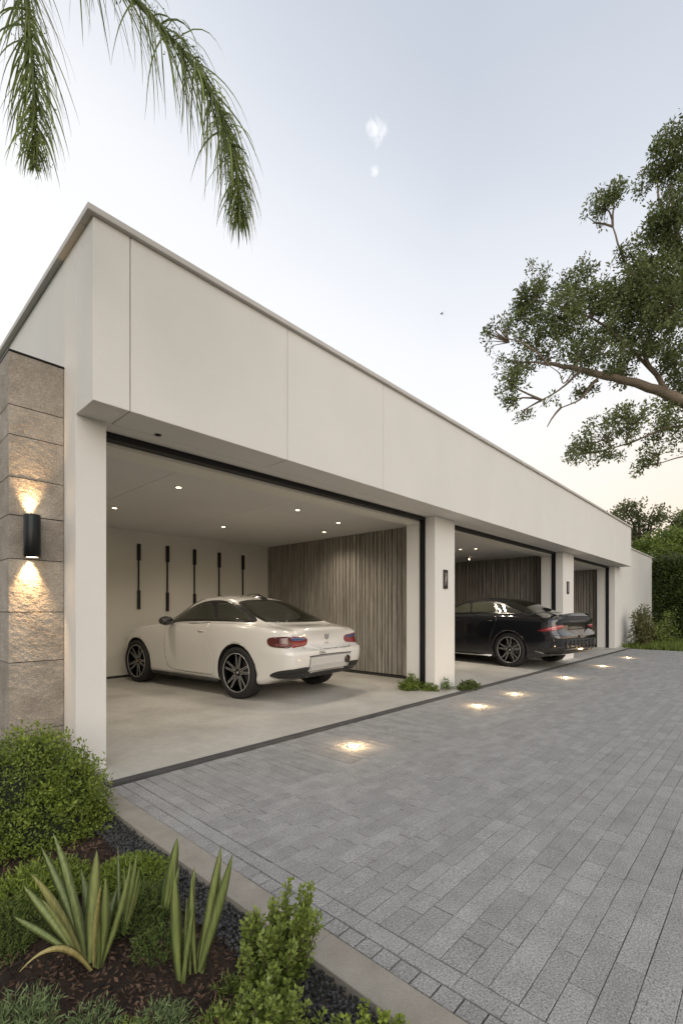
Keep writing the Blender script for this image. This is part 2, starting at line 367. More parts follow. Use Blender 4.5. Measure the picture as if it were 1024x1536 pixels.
# planting bed: uneven soil
def bed_h(x, y): 
    return -.035 + .022*math.sin(x*5.1+1.3)*math.sin(y*4.3) + .03*max(0, .7-x) + .008*math.sin(x*23+y*9)*math.cos(y*31-x*7)
V = []; Fc = []
xs = np.linspace(-3.5, .972, 150); ys = np.linspace(-2.5, 5.5, 220)
for a in ys:
    for b in xs: V.append((b, a, bed_h(b, a) + random.uniform(-.004,.005)))
nx = len(xs)
for j in range(len(ys)-1):
    for i in range(nx-1): Fc.append((j*nx+i, j*nx+i+1, (j+1)*nx+i+1, (j+1)*nx+i))
g = MB(); g.add(V, Fc, smooth=False); kind(g.build('soil_bed', M['soil']), 'structure')
g = MB(); g.box(.973, 1.102, -4, 3.9, -.119, -.035); kind(g.build('gravel_bed', M['joint']), 'structure')
# bark mulch chips
n = 26000; P = np.stack([rng.uniform(-.5, .972, n)+np.abs(rng.normal(size=n))*.035*(rng.random(n)<.25), rng.uniform(.2, 3.6, n), np.zeros(n)], 1)
P[:, 2] = [bed_h(a, b) for a, b in P[:, :2]]; P[:, 2] += rng.uniform(.0, .012, n)
D = rng.normal(size=(n, 3)); D[:, 2] *= .45
V, Fq, T = leaves(P, D, rng.uniform(.008, .032, n), rng.uniform(.004, .011, n), rng.random(n))
kind(npmesh('bark_mulch', V, Fq, M['chip'], T), 'stuff')
# gravel
bm = bmesh.new(); bmesh.ops.create_icosphere(bm, subdivisions=1, radius=1); iv = np.array([v.co[:] for v in bm.verts]); fi = np.array([[v.index for v in f.verts] for f in bm.faces]); bm.free()
n = 7000; C = np.stack([rng.uniform(.955, 1.108, n), rng.uniform(.3, 3.85, n), rng.uniform(-.04, -.012, n)], 1)
sc_ = rng.uniform(.0035, .0085, (n,1,1)) * rng.uniform(.6, 1.25, (n,1,3)); C[:, 2] += sc_[:, 0, 2]*.3
V = (iv[None] * (1+rng.uniform(-.25,.25,(n,len(iv),1))) * sc_ + C[:, None]).reshape(-1, 3)
Fq = (fi[None] + (np.arange(n)*len(iv))[:, None, None]).reshape(-1, 3)
kind(npmesh('gravel', V, Fq, M['rock'], np.repeat(rng.random(n), len(fi))), 'stuff')
# ------------------------------------------------------------------ the garage building
YF, YP, YJ, YBk = 3.354, 3.69, 4.21, 8.50
ZS, ZT = 2.62, 3.862
B = empty('garage_building', (1.16, 3.354, 0)); BO = Vector((1.16, 3.354, 0))
tag(B, 'long low white rendered garage with three open bays under a deep projecting fascia', 'garage')
def part(name, boxes, mat, parent=None, bevel=.004, mats=None):
    m = MB()
    p = parent or B
    for b in boxes:
        x0,x1,y0,y1,z0,z1 = b[:6]; f = m.bbox if bevel else m.box
        args = (x0-BO.x, x1-BO.x, y0-BO.y, y1-BO.y, z0, z1)
        if bevel: m.bbox(*args, bevel, 0, random.random())
        else: m.box(*args, 0, random.random())
    return m.build(name, mat, p)
part('garage_floor', [(1.24, 17.3, 3.370, 8.6, -.1, .012)], M['concrete'], bevel=0)
for a, b in ((1.16, 1.405), (1.411, 2.868), (2.874, 4.338), (4.344, 17.30)):
    part('fascia_panel', [(a, b, YF, YP-.001, ZS, ZT)], M['stucco'], bevel=.005)
part('fascia_backing', [(1.2, 17.26, YF+.04, YP+.01, ZS+.03, ZT-.01)], M['gap'], bevel=0)
part('lintel', [(1.371, 17.296, YP+.0, YJ, ZS, ZT-.004)], M['stucco'], bevel=0)
part('side_wall', [(1.16, 1.37, YP, 9.6, -.1, ZT)], M['stucco'], bevel=.004)
part('end_wall', [(17.08, 17.298, YJ+.001, 9.6, -.1, ZT-.002)], M['stucco'], bevel=0)
part('roof', [(1.371, 17.07, YJ+.001, 9.6, 3.2, 3.32), (1.371, 17.07, 9.45, 9.6, 3.32, 3.85)], M['cap'], bevel=0)
cp = part('roof_coping', [(1.115, 17.345, YF-.035, YF+.13, ZT+.001, ZT+.048), (1.115, 1.30, YF+.13, 9.65, ZT+.001, ZT+.048), (17.18, 17.345, YF+.13, 9.65, ZT+.001, ZT+.048)], M['cap'], bevel=.006)
#part('coping_shadow_gap', [(1.145, 17.315, YF-.010, YF+.12, ZT-.010, ZT+.004)], M['gap'], bevel=0)
P = [(6.03, 6.613), (11.78, 12.59), (16.75, 17.30)]
for a, b in P:
    part('pillar', [(a, b-.001, YP+.002, YJ-.001, -.1, ZS-.001)], M['stucco'], bevel=.006)
bays = [(1.371, 6.03, 6.70, 2.655), (6.614, 11.78, 12.2, 2.60), (12.591, 16.75, 17.04, 2.56)]
for i, (x0, x1, xw, zc) in enumerate(bays):
    xl = x0 if i == 0 else bays[i-1][2] + .10
    part('door_track', [(x0, x1-.021, 3.86, 3.95, ZS-.055, ZS-.001)], M['track'], bevel=.002)
    part('door_frame', [(x1-.022, x1-.001, 3.86, 3.95, .0, ZS-.001)], M['track'], bevel=.002)
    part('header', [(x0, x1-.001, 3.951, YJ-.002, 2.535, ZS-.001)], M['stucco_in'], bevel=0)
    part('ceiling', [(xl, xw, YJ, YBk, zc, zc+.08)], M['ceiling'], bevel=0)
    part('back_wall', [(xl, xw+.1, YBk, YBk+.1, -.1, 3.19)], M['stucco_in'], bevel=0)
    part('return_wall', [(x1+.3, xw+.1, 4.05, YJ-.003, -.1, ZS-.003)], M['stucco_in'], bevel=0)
    part('partition_wall', [(xw+.012, xw+.099, YJ+.002, YBk-.001, -.1, 3.19)], M['woodgap'] , bevel=0)
    # rough sawn vertical boards of uneven width and depth
    m = MB(); y = YJ+.003
    while y < YBk-.04:
        wd = random.choice([.062,.072,.085,.10,.115]); y1 = min(y+wd, YBk-.002); dp = random.choice([.0,.003,.006])
        m.bbox(xw-.028+dp-BO.x, xw+.011-BO.x, y+.009-BO.y, y1-.009-BO.y, .07, zc-.004, .003, 0, random.random()); y = y1
    m.build('wood_cladding', M['wood'], B)
    part('base_gap_shade', [(xw-.02, xw+.011, YJ+.003, YBk-.002, .0, .055)], M['gap'], bevel=0)  # dark strip colours in the shadow of the gap under the boards
# thin pale joint strips in the first bay ceiling
jm = MB()
for a in (2.40, 4.03): jm.box(a-.002-BO.x, a+.002-BO.x, YJ+.01-BO.y, YBk-.01-BO.y, 2.6515, 2.6548)
jm.build('ceiling_joint', M['stucco'], B)
part('wall_base_line', [(1.372, 6.69, YBk-.012, YBk-.001, .0, .05)], M['gap'], bevel=0)

# stone pier
SP = empty('stone_pier', (.81, 3.94, 0)); tag(SP, 'rough sandy stone block pier at the left end of the white garage', 'stone pier')
zc = [-.1,.33,.83,1.19,1.57,1.88,2.15,2.45,2.66,3.035]
for k in range(len(zc)-1):
    bm = bmesh.new(); bmesh.ops.create_cube(bm, size=1)
    x0, x1, y0, y1, z0, z1 = 0, .345, 0, .75, zc[k]+.003, zc[k+1]-.003
    for v in bm.verts: v.co = Vector(((x0+x1)/2+v.co.x*(x1-x0), (y0+y1)/2+v.co.y*(y1-y0), (z0+z1)/2+v.co.z*(z1-z0)))
    bmesh.ops.subdivide_edges(bm, edges=bm.edges[:], cuts=20, use_grid_fill=True)
    dpx = random.uniform(0, .005)
    from mathutils import noise as mnoise
    for v in bm.verts:
        q = v.co*34 + Vector((k*5,0,0)); h = mnoise.noise(q) + .6*mnoise.noise(q*2.3) + .5*mnoise.noise(v.co*9)
        if v.co.y < .01: v.co.y += dpx + .0024*h
        if v.co.x < .01: v.co.x += .0024*h
    bm.faces.ensure_lookup_table()
    me = bpy.data.meshes.new('stone_block'); bm.to_mesh(me); bm.free(); me.materials.append(M['stone'])
    a = me.attributes.new('tone', 'FLOAT', 'FACE'); a.data.foreach_set('value', [random.random()]*len(me.polygons))
    o = link('stone_block', me, SP); 
m = MB(); m.box(.008, .340, .012, .74, -.1, 3.03); m.build('mortar_core', M['gap'], SP)
m = MB(); m.bbox(-.004, .348, -.004, .76, 3.036, 3.047, .002); m.build('pier_cap', M['black_metal'], SP)

# low white wall beyond the garage
GW = empty('garden_wall', (17.31, 3.70, 0)); tag(GW, 'plain white rendered garden wall beyond the last garage bay', 'wall')
m = MB(); m.bbox(0, 5.6, 0, .22, -.1, 3.38, .005); m.build('wall_body', M['stucco'], GW)
m = MB(); m.bbox(0, 5.64, -.03, .25, 3.381, 3.43, .005); m.build('wall_cap', M['cap'], GW)
# ------------------------------------------------------------------ lamps and fittings
def spot(name, loc, rot, energy, size, col=(1,.72,.42), blend=.8, rad=.02, parent=None):
    l = bpy.data.lights.new(name, 'SPOT'); l.energy = energy; l.spot_size = R(size); l.spot_blend = blend; l.color = col; l.shadow_soft_size = rad
    o = bpy.data.objects.new(name, l); COL.objects.link(o); o.location = loc; o.rotation_euler = rot
    if parent: o.parent = parent
    return o
# wall lamp on the stone pier
c = aty(48, 800, 3.87); W = empty('wall_lamp', (c.x, 3.935, 1.73)); tag(W, 'black cylinder wall lamp shining up and down on the stone pier', 'wall lamp')
m = MB(); m.lathe([(.0,.147),(.044,.147),(.044,.150),(.050,.152),(.052,.148),(.052,-.148),(.050,-.152),(.044,-.150),(.044,-.147),(0,-.147)], 40, xf=Matrix.Translation((0,-.075,0)))
m.build('lamp_body', plain('lamp_black', (.016,.018,.02), .32, .7), W)
m = MB(); m.bbox(-.03,.03,-.03,.0,-.05,.05,.003); m.build('wall_bracket', M['black_metal'], W)
for s in (1, -1):
    m = MB(); m.lathe([(0,0),(.036,0)], 24, xf=Matrix.Translation((0,-.075,s*.1485))); m.build('lens', M['lens'], W)
    spot('lamp_beam', (0,-.030,s*.153), ((R(180-13) if s > 0 else R(13)), 0, 0), 30 if s < 0 else 18, 66, (1,.62,.30), 1.0, .02, W)
# ceiling downlights
def downlight(px, py, z, label, grp, lit=True, e=5):
    p = at(px, py, z); o = empty('downlight', (p.x, p.y, z-.001)); tag(o, label, 'ceiling light', grp)
    m = MB(); m.lathe([(.030,-.001),(.032,-.004),(.046,-.004),(.048,0)], 24); m.build('trim_ring', M['steel'], o)
    m = MB(); m.lathe([(0,-.002),(.030,-.002)], 20); m.build('lens', M['lens'] if lit else M['black_metal'], o)
    if lit: spot('downlight_beam', (0,0,-.012), (0,0,0), e, 140, (1,.86,.68), 1.0, .03, o)
    return o
G1 = 'downlights in the ceiling over the white car'
for px, py, lb in ((268,731,'lit ceiling downlight nearest the door track at the left of the white car bay'),
                   (172,762,'lit ceiling downlight close to the left edge of the white car bay'),
                   (335,790,'small lit downlight above the third black wall rack'),
                   (446,765,'lit ceiling downlight midway along the white car bay near the door track'),
                   (486,798,'small lit downlight nearest the timber wall, deeper of the pair'),
                   (507,784,'lit downlight nearest the timber wall, closer to the door track of the pair')):
    downlight(px, py, 2.655, lb, G1, e=32)
G2 = 'downlights in the ceiling over the black car'
for px, py, lb in ((690,824,'bright lit downlight left of the pair over the black car'), (713,823,'flat lit downlight right of the pair over the black car'), (688,797,'lit downlight close to the door track beside the first pillar')):
    downlight(px, py, 2.60, lb, G2, e=55)
p = at(702, 836, 2.60); o = empty('spotlight', (p.x, p.y, 2.599)); tag(o, 'small dark surface spotlight on the ceiling over the black car', 'spotlight')
m = MB(); m.lathe([(0,0),(.05,0),(.05,-.012),(0,-.012)], 20); m.build('base', M['black_metal'], o)
m = MB(); m.tube([(-.07,0,-.05),(.07,0,-.05)], .028, 14); m.tube([(0,0,-.01),(0,0,-.05)], .01, 8); m.build('head', M['black_metal'], o)
m = MB(); m.lathe([(0,0),(.024,0)], 16, xf=Matrix.Translation((-.02,-.029,-.05)) @ Matrix.Rotation(R(90),4,'X')); m.build('lens', M['lens'], o)
downlight(868, 856, 2.56, 'single lit downlight in the ceiling of the last bay', 'downlight in the ceiling of the empty last bay', e=70)
p = at(237, 652, ZS); o = empty('soffit_sensor', (p.x, p.y, ZS-.001)); tag(o, 'small dark round sensor under the fascia soffit beside the first joint', 'sensor')
m = MB(); m.lathe([(0,-.012),(.010,-.012),(.014,-.006),(.026,-.004),(.028,0)], 20); m.build('housing', M['black_metal'], o)
# lights set in the paving
lab = ['nearest round light set in the paving, in front of the white car bay', 'round paving light just in front of the first white pillar', 'round paving light just right of the first pillar',
       'round paving light in front of the black car tail', 'round paving light between the black car and the second pillar', 'farthest round paving light near the last pillar']
for k, X in enumerate((3.09, 5.46, 6.60, 8.83, 11.24, 13.66)):
    o = empty('paving_light', (X, 2.72, .0)); tag(o, lab[k], 'ground light', 'round lights set in the paving')
    m = MB(); m.lathe([(.048,.003),(.050,.005),(.060,.004),(.064,-.004)], 32); m.build('trim_ring', M['steel'], o)
    m = MB(); m.lathe([(0,.0035),(.048,.0035)], 28); m.build('lens', M['lens_ground'], o)
    l = bpy.data.lights.new('paving_glow', 'POINT'); l.energy = 3.0; l.color = (1,.68,.36); l.shadow_soft_size = .03
    q = bpy.data.objects.new('paving_glow', l); COL.objects.link(q); q.parent = o; q.location = (0,0,.035)
# black racks on the back wall
tops = [(208.5,816,914),(251.5,819,917),(292,824,925),(329,829,921),(364.5,833,925)]
ls = ['leftmost black wall rack, clear of the car', 'second black wall rack from the left, over the car bonnet', 'third black wall rack, rising behind the car windscreen', 'fourth black wall rack, rising behind the car roof', 'black wall rack nearest the timber wall']
for k, (px, a, b) in enumerate(tops):
    t = aty(px, a, YBk-.03); u = aty(px, b, YBk-.03); Lh = t.z-u.z
    if k > 1: Lh = .0 + (aty(251.5,819,YBk).z-aty(251.5,917,YBk).z)
    o = empty('wall_rack', (t.x, YBk-.002, t.z-Lh)); tag(o, ls[k], 'wall rack', 'black racks on the back wall')
    m = MB(); m.bbox(-.011,.011,-.03,0,.1,Lh-.1,.003); m.build('rail', M['black_metal'], o)
    m = MB(); m.bbox(-.028,.028,-.05,-.001,Lh*.75,Lh,.006); m.build('upper_bracket', M['black_metal'], o)
    m = MB(); m.bbox(-.025,.025,-.045,-.001,0,Lh*.29,.006); m.build('lower_bracket', M['black_metal'], o)
# number plaques on the pillars
def plaque(x, z, w_, h_, label, seed):
    o = empty('pillar_plaque', (x, YP+.0015, z)); tag(o, label, 'plaque')
    m = MB(); m.bbox(-w_/2, w_/2, -.012, 0, -h_/2, h_/2, .002); m.build('plate', M['black_metal'], o)
    m = MB(); t = .012
    for a in ((-w_/2, w_/2, h_/2-t, h_/2), (-w_/2, w_/2, -h_/2, -h_/2+t), (-w_/2, -w_/2+t, -h_/2, h_/2), (w_/2-t, w_/2, -h_/2, h_/2)): m.box(a[0], a[1], -.018, -.0125, a[2], a[3])
    m.build('frame', plain('plaque_frame', (.06,.06,.06), .4, .5), o)
    return o
pm = plain('plaque_mark', (.42,.40,.37), .5)
# first plaque: worn upright strokes; second: three stacked figures, both as far as the photograph shows them
k = aty(667, 869, YP); o = plaque(k.x, k.z, .115, .29, 'black framed plaque with worn pale strokes on the first pillar', 1)
m = MB()
for pts in (((-.02,.10),(.0,.085),(-.012,.05),(.02,.03),(.0,-.02),(-.022,-.06),(-.015,-.10)), ((.02,.10),(.026,.03),(.018,-.04),(.024,-.10)), ((-.026,.03),(-.01,.0),(-.02,-.03))):
    m.tube([(x,-.014,z) for x, z in pts], .0042, 6)
m.build('mark', pm, o)
k = aty(850.5, 881.5, YP); o = plaque(k.x, k.z, .15, .30, 'black framed plaque with three stacked pale figures on the second pillar', 2)
m = MB()
for zz in (.08, 0, -.08):
    for pts in (((-.035,.025),(.0,.03),(.03,.02),(.0,.0),(.03,-.018),(.0,-.028),(-.035,-.022)),):
        m.tube([(x,-.014,z+zz) for x, z in pts], .007, 6)
m.build('mark', pm, o)
# a bird crossing the sky
p = atd(662, 471, 22); o = tag(empty('bird', p, R(150)), 'small dark bird flying in the open sky above the roof', 'bird')
m = MB(); m.tube([(-.07,0,0),(-.05,0,.004),(-.01,0,.008),(.03,0,.008),(.055,0,.012),(.07,0,.012),(.085,0,.008)], [.004,.012,.02,.019,.013,.012,.002], 10)
for s in (1,-1):
    m.add([(.03,s*.012,.012),(-.02,s*.012,.012),(-.015,s*.06,.036),(.028,s*.06,.036),(-.045,s*.125,.028),(-.03,s*.125,.030)], [(0,1,2,3),(3,2,4,5)] if s > 0 else [(3,2,1,0),(5,4,2,3)], 0, .5, True)
    m.add([(.03,s*.012,.009),(-.02,s*.012,.009),(-.015,s*.06,.033),(.028,s*.06,.033),(-.045,s*.125,.026),(-.03,s*.125,.027)], [(0,1,2,3),(3,2,4,5)], 0, .5, True)
m.add([(-.06,.006,.004),(-.06,-.006,.004),(-.105,-.022,.002),(-.105,.022,.002)], [(0,1,2,3)])
m.build('body', plain('bird_dark', (.03,.03,.035), .8), o)
# ------------------------------------------------------------------ cars
def pchip(tab):
    xs = np.array([t[0] for t in tab], float); ys = np.array([t[1] for t in tab], float)
    h = np.diff(xs); d = np.diff(ys)/h; m = np.zeros(len(xs)); m[0] = d[0]; m[-1] = d[-1]
    for i in range(1, len(xs)-1):
        m[i] = 0 if d[i-1]*d[i] <= 0 else (h[i-1]+h[i])/(h[i-1]/d[i]+h[i]/d[i-1])
    def f(x):
        x = min(max(x, xs[0]), xs[-1]); i = min(max(int(np.searchsorted(xs, x))-1, 0), len(h)-1)
        t = (x-xs[i])/h[i]; a = ys[i]; b = ys[i+1]
        return (2*t**3-3*t*t+1)*a + (t**3-2*t*t+t)*h[i]*m[i] + (-2*t**3+3*t*t)*b + (t**3-t*t)*h[i]*m[i+1]
    return f
def crom(P, n=4, closed=False):
    P = [np.array(p, float) for p in P]; out = []; m = len(P)
    for i in range(m if closed else m-1):
        p0 = P[(i-1) % m] if closed or i > 0 else 2*P[0]-P[1]
        p1 = P[i]; p2 = P[(i+1) % m]
        p3 = P[(i+2) % m] if closed or i+2 < m else 2*P[-1]-P[-2]
        for k in range(n):
            t = k/n
            out.append(.5*((2*p1)+(p2-p0)*t+(2*p0-5*p1+4*p2-p3)*t*t+(3*p1-p0-3*p2+p3)*t**3))
    if not closed: out.append(P[-1])
    return out
def body_mesh(T, tail, nose, fprof):
    f = {k: pchip(v) for k, v in T.items()}
    def sec(x):
        w, wg, wr, zb, zs, zr, zt = [f[k](x) for k in ('w','wg','wr','zb','zs','zr','zt')]
        hm = zb + (zs-zb)*.42
        C = [(0,zb),(.55*w,zb),(.86*w,zb+.01),(.955*w,zb+.05),(.975*w,zb+.14),(.992*w,hm),(w,zb+(zs-zb)*.66),(.985*w,zb+(zs-zb)*.86),
             (.5*(.985*w+wg)+.012,zs-.018),(wg,zs+.002),(wg+(wr-wg)*.52,zs+(zr-zs)*.55),(wr,zr),(wr*.78,zr+(zt-zr)*.60),(wr*.42,zr+(zt-zr)*.93),(0,zt)]
        return crom(C, 4)
    xs = list(np.linspace(tail, tail+.4, 22)) + list(np.linspace(tail+.4, nose-.4, 100))[1:] + list(np.linspace(nose-.4, nose, 22))[1:]
    rows = []
    s0 = sec(tail); zc = .62
    caps = [(0.02,.03),(.25,.03),(.5,.03),(.72,.028),(.86,.024),(.93,.018),(.97,.010),(.99,.004)]
    for s, dx in caps: rows.append((tail-dx, [(p[0]*s, zc+(p[1]-zc)*s) for p in s0]))
    for x in xs: rows.append((x, sec(x)))
    s1 = sec(nose)
    for s, dx in caps[::-1]: rows.append((nose+dx*1.6, [(p[0]*s, .48+(p[1]-.48)*s) for p in s1]))
    V = []; Fc = []; n = len(s0); ring = 2*(n-1)
    fp = pchip(fprof)
    for x, s in rows:
        pts = [(p[0], p[1]) for p in s] + [(-p[0], p[1]) for p in s[-2:0:-1]]
        for y, z in pts:
            t = min(max((tail+.42-x)/.36, 0), 1); t = t*t*(3-2*t)
            V.append((x + fp(z)*t, y, z))
    m = len(rows)
    for i in range(m-1):
        for k in range(ring):
            k2 = (k+1) % ring; Fc.append((i*ring+k, i*ring+k2, (i+1)*ring+k2, (i+1)*ring+k))
    Fc.append(tuple(range(ring))[::-1]); Fc.append(tuple((m-1)*ring+k for k in range(ring)))
    Fc = [q[::-1] for q in Fc]
    return V, Fc
def cutwells(V, Fc, wells, mats, name, parent):
    me = bpy.data.meshes.new(name); me.from_pydata(V, [], Fc); 
    bm = bmesh.new(); bm.from_mesh(me); bmesh.ops.recalc_face_normals(bm, faces=bm.faces[:])
    if bm.calc_volume() < 0: bmesh.ops.reverse_faces(bm, faces=bm.faces[:])
    bm.to_mesh(me); bm.free()
    for m in mats: me.materials.append(m)
    o = link(name, me, parent)
    cutters = []
    for x, z, r, yi, yo in wells:
        for s in (1, -1):
            bm = bmesh.new(); bmesh.ops.create_cone(bm, cap_ends=True, segments=72, radius1=r, radius2=r, depth=yo-yi,
                matrix=Matrix.Translation((x, s*(yi+yo)/2, z)) @ Matrix.Rotation(R(90), 4, 'X'))
            cm = bpy.data.meshes.new('cut'); bm.to_mesh(cm); bm.free(); 
            for m in mats: cm.materials.append(m)
            for p in cm.polygons: p.material_index = 1
            c = bpy.data.objects.new('cut', cm); COL.objects.link(c); c.parent = parent; cutters.append(c)
            md = o.modifiers.new('b', 'BOOLEAN'); md.object = c; md.operation = 'DIFFERENCE'; md.solver = 'EXACT'
    bpy.context.view_layer.update()
    dg = bpy.context.evaluated_depsgraph_get(); nm = bpy.data.meshes.new_from_object(o.evaluated_get(dg))
    o.modifiers.clear(); o.data = nm
    for c in cutters: bpy.data.objects.remove(c)
    for p in nm.polygons: p.use_smooth = p.material_index == 0
    return o
class Shell:
    """panels laid on the curved body: cut from a flat outline, pressed on to the surface, with an edge of their own"""
    def __init__(s, V, Fc): s.t = BVHTree.FromPolygons([Vector(v) for v in V], Fc)
    def hit(s, p, n):
        h = s.t.ray_cast(p, n)
        return h[0], h[1]
    def patch(s, name, poly, U, V, n, off, mat, parent, cell=.025, smooth=3, skirt=.006):
        U, V, n = Vector(U), Vector(V), Vector(n).normalized()
        if smooth: poly = [tuple(p) for p in crom(poly, smooth, True)]
        bm = bmesh.new(); f = bm.faces.new([bm.verts.new((p[0], p[1], 0)) for p in poly])
        bmesh.ops.triangulate(bm, faces=[f])
        for ax in (0, 1):
            lo = min(p[ax] for p in poly); hi = max(p[ax] for p in poly); k = max(int((hi-lo)/cell), 1)
            for i in range(1, k):
                c = lo+(hi-lo)*i/k; co_ = Vector((c,0,0)) if ax == 0 else Vector((0,c,0)); no = Vector((1,0,0)) if ax == 0 else Vector((0,1,0))
                bmesh.ops.bisect_plane(bm, geom=bm.verts[:]+bm.edges[:]+bm.faces[:], plane_co=co_, plane_no=no, dist=1e-6)
        bad = []
        for v in bm.verts:
            o_ = U*v.co.x + V*v.co.y - n*4
            h, nn = s.hit(o_, n)
            if h is None: bad.append(v); continue
            if nn.dot(n) > 0: nn = -nn
            v.co = h + nn*off
        bmesh.ops.delete(bm, geom=bad, context='VERTS')
        bmesh.ops.dissolve_degenerate(bm, dist=1e-5, edges=bm.edges[:])
        be = [e for e in bm.edges if e.is_boundary]
        if skirt and be:
            r = bmesh.ops.extrude_edge_only(bm, edges=be)
            for v in [g_ for g_ in r['geom'] if isinstance(g_, bmesh.types.BMVert)]:
                h = s.t.find_nearest(v.co)
                if h[0] is not None: v.co = h[0] - h[1]*.001 if (v.co-h[0]).length < .05 else v.co
        bmesh.ops.recalc_face_normals(bm, faces=bm.faces[:])
        me = bpy.data.meshes.new(name); bm.to_mesh(me); bm.free(); me.materials.append(mat)
        if len(me.polygons):
            vec = sum((p.normal*p.area for p in me.polygons), Vector())
            if vec.dot(n) > 0: me.flip_normals()
        for p in me.polygons: p.use_smooth = True
        return link(name, me, parent)
    def strip(s, name, pts, U, V, n, wd, off, mat, parent, m=8):
        U, V, n = Vector(U), Vector(V), Vector(n).normalized(); P = crom(pts, m) if len(pts) > 2 else [np.array(pts[0])+(np.array(pts[1])-np.array(pts[0]))*k/20 for k in range(21)]
        mb = MB(); vs = []
        for i, p in enumerate(P):
            t = P[min(i+1, len(P)-1)]-P[max(i-1, 0)]; t = t/ (np.linalg.norm(t)+1e-9); q = np.array((-t[1], t[0]))*wd/2
            for sgn in (1, -1):
                a = p+q*sgn; o_ = U*a[0]+V*a[1]-n*4; h, nn = s.hit(o_, n)
                if h is None: h = s.t.find_nearest(U*a[0]+V*a[1])[0]; nn = -n
                if nn.dot(n) > 0: nn = -nn
                vs.append(tuple(h+nn*off))
        mb.add(vs, [(2*i, 2*i+1, 2*i+3, 2*i+2) for i in range(len(P)-1)], 0, .5, True)
        return mb.build(name, mat, parent)
    def lay(s, mb, pts2, U, V, n, off, mi=0):
        """press a flat triangulated mesh on to the body"""
        out = []
        for a in pts2:
            h, nn = s.hit(U*a[0]+V*a[1]-n*4, n)
            out.append(tuple(h - n*off))
        return out

tyre_m = noisy('tyre', [(.012,.012,.012), (.022,.022,.022)], 30, 4, .75, .2, 80, .002)
rim_dark = plain('rim_dark', (.02,.02,.022), .3, .85)
rim_edge = plain('rim_edge', (.50,.49,.47), .35, .25)
disc_m = plain('brake_disc', (.07,.068,.065), .5, .6)
well_m = plain('wheel_well', (.008,.008,.008), .9)
glass_m = plain('car_glass', (.010,.012,.008), .03, 0, 1.0)
glass_s = plain('side_glass', (.035,.037,.028), .04, 0, 1.0)
trim_b = plain('black_trim', (.012,.012,.012), .25, 0, .6)
trim_m = plain('matt_black_plastic', (.018,.018,.018), .55)
chrome = plain('chrome', (.6,.59,.57), .12, 1)
def make_wheel(parent, x, y, z, Rr, wd, side, spokes=10, brass=False):
    """the rim is the wheel; tyre, brake disc and hub cap are its pieces"""
    xf = Matrix.Scale(side, 4, (0,1,0)); rr = Rr*.76
    m = MB(); w2 = wd/2
    m.lathe([(rr*1.0,w2-.012),(rr*.985,w2-.004),(rr*.955,w2-.006),(rr*.94,w2-.02),(rr*.92,w2-.06),(rr*.90,-w2+.02),(rr*.99,-w2+.01)], 64, 'Y', 0, xf=xf)
    m.lathe([(rr*.992,w2-.009),(rr*.985,w2-.002),(rr*.965,w2-.003),(rr*.955,w2-.010)], 64, 'Y', 1, xf=xf)
    yo = w2-.018
    for k in range(spokes):
        for dlt in (-1, 1):
            a0 = 2*math.pi*(k//2*2+.5)/spokes + (.0 if k % 2 else 0); 
        ang = 2*math.pi*k/spokes; tw = (.13 if k % 2 else -.13)
        r0, r1 = rr*.17, rr*.955
        pa = Vector((r0*math.cos(ang), 0, r0*math.sin(ang))); pb = Vector((r1*math.cos(ang+tw), 0, r1*math.sin(ang+tw)))
        d = (pb-pa).normalized(); nn = Vector((-d.z, 0, d.x)); h0, h1 = .017, .011
        q = lambda p, s_, yy: tuple(p + nn*s_ + Vector((0, yy, 0)))
        vs = [q(pa,h0,yo-.022), q(pa,-h0,yo-.022), q(pb,-h1,yo-.010), q(pb,h1,yo-.010), q(pa,h0*1.1,yo-.062), q(pa,-h0*1.1,yo-.062), q(pb,-h1*1.2,yo-.05), q(pb,h1*1.2,yo-.05)]
        m.add(vs, [(0,1,2,3),(7,6,5,4),(0,4,5,1),(1,5,6,2),(2,6,7,3),(3,7,4,0)], 0, xf=xf)
        for sg in (1, -1):
            e0, e1 = h0*sg, h1*sg; i0, i1 = e0-.0065*sg, e1-.0055*sg
            vs = [q(pa,e0,yo-.020), q(pa,i0,yo-.0195), q(pb,i1,yo-.0075), q(pb,e1,yo-.008)]
            m.add(vs, [(0,1,2,3)], 1, xf=xf)
    m.lathe([(0,yo-.012),(rr*.10,yo-.012),(rr*.19,yo-.018),(rr*.21,yo-.03),(rr*.2,yo-.07)], 32, 'Y', 0, xf=xf)
    W_ = m.build('wheel', [rim_dark, rim_edge], parent); W_.location = (x, y, z); W_.rotation_euler = (0, random.uniform(0, 1), 0)
    t = MB(); prof = [(rr*.985,w2-.016),(rr*1.03,w2-.004),(rr*1.12,w2+.006),(Rr*.93,w2+.003),(Rr*.975,w2-.012),(Rr*.995,w2-.03)]
    nb = 5
    for g_ in range(nb):
        yy = (w2-.035) - (wd-.07)*g_/(nb-1); prof += [(Rr, yy+.008), (Rr, yy-.008)]
        if g_ < nb-1: ym = yy-(wd-.07)/(nb-1)/2; prof += [(Rr-.006, ym+.004), (Rr-.006, ym-.004)]
    prof += [(Rr*.975,-w2+.012),(Rr*.93,-w2-.003),(rr*1.1,-w2-.004),(rr*.985,-w2+.016)]
    t.lathe(prof, 72, 'Y', 0, xf=xf); t.build('tyre', tyre_m, W_)
    dsc = MB(); dsc.lathe([(0,.02),(rr*.74,.02),(rr*.74,-.01),(0,-.01)], 48, 'Y', 0, xf=xf); dsc.build('brake_disc', disc_m, W_)
    hc = MB(); hc.lathe([(0,yo-.006),(rr*.075,yo-.008),(rr*.088,yo-.014)], 24, 'Y', 0, xf=xf); hc.build('hub_cap', plain('hub_brass', (.45,.36,.10), .35, .8) if brass else chrome, W_)
    return W_
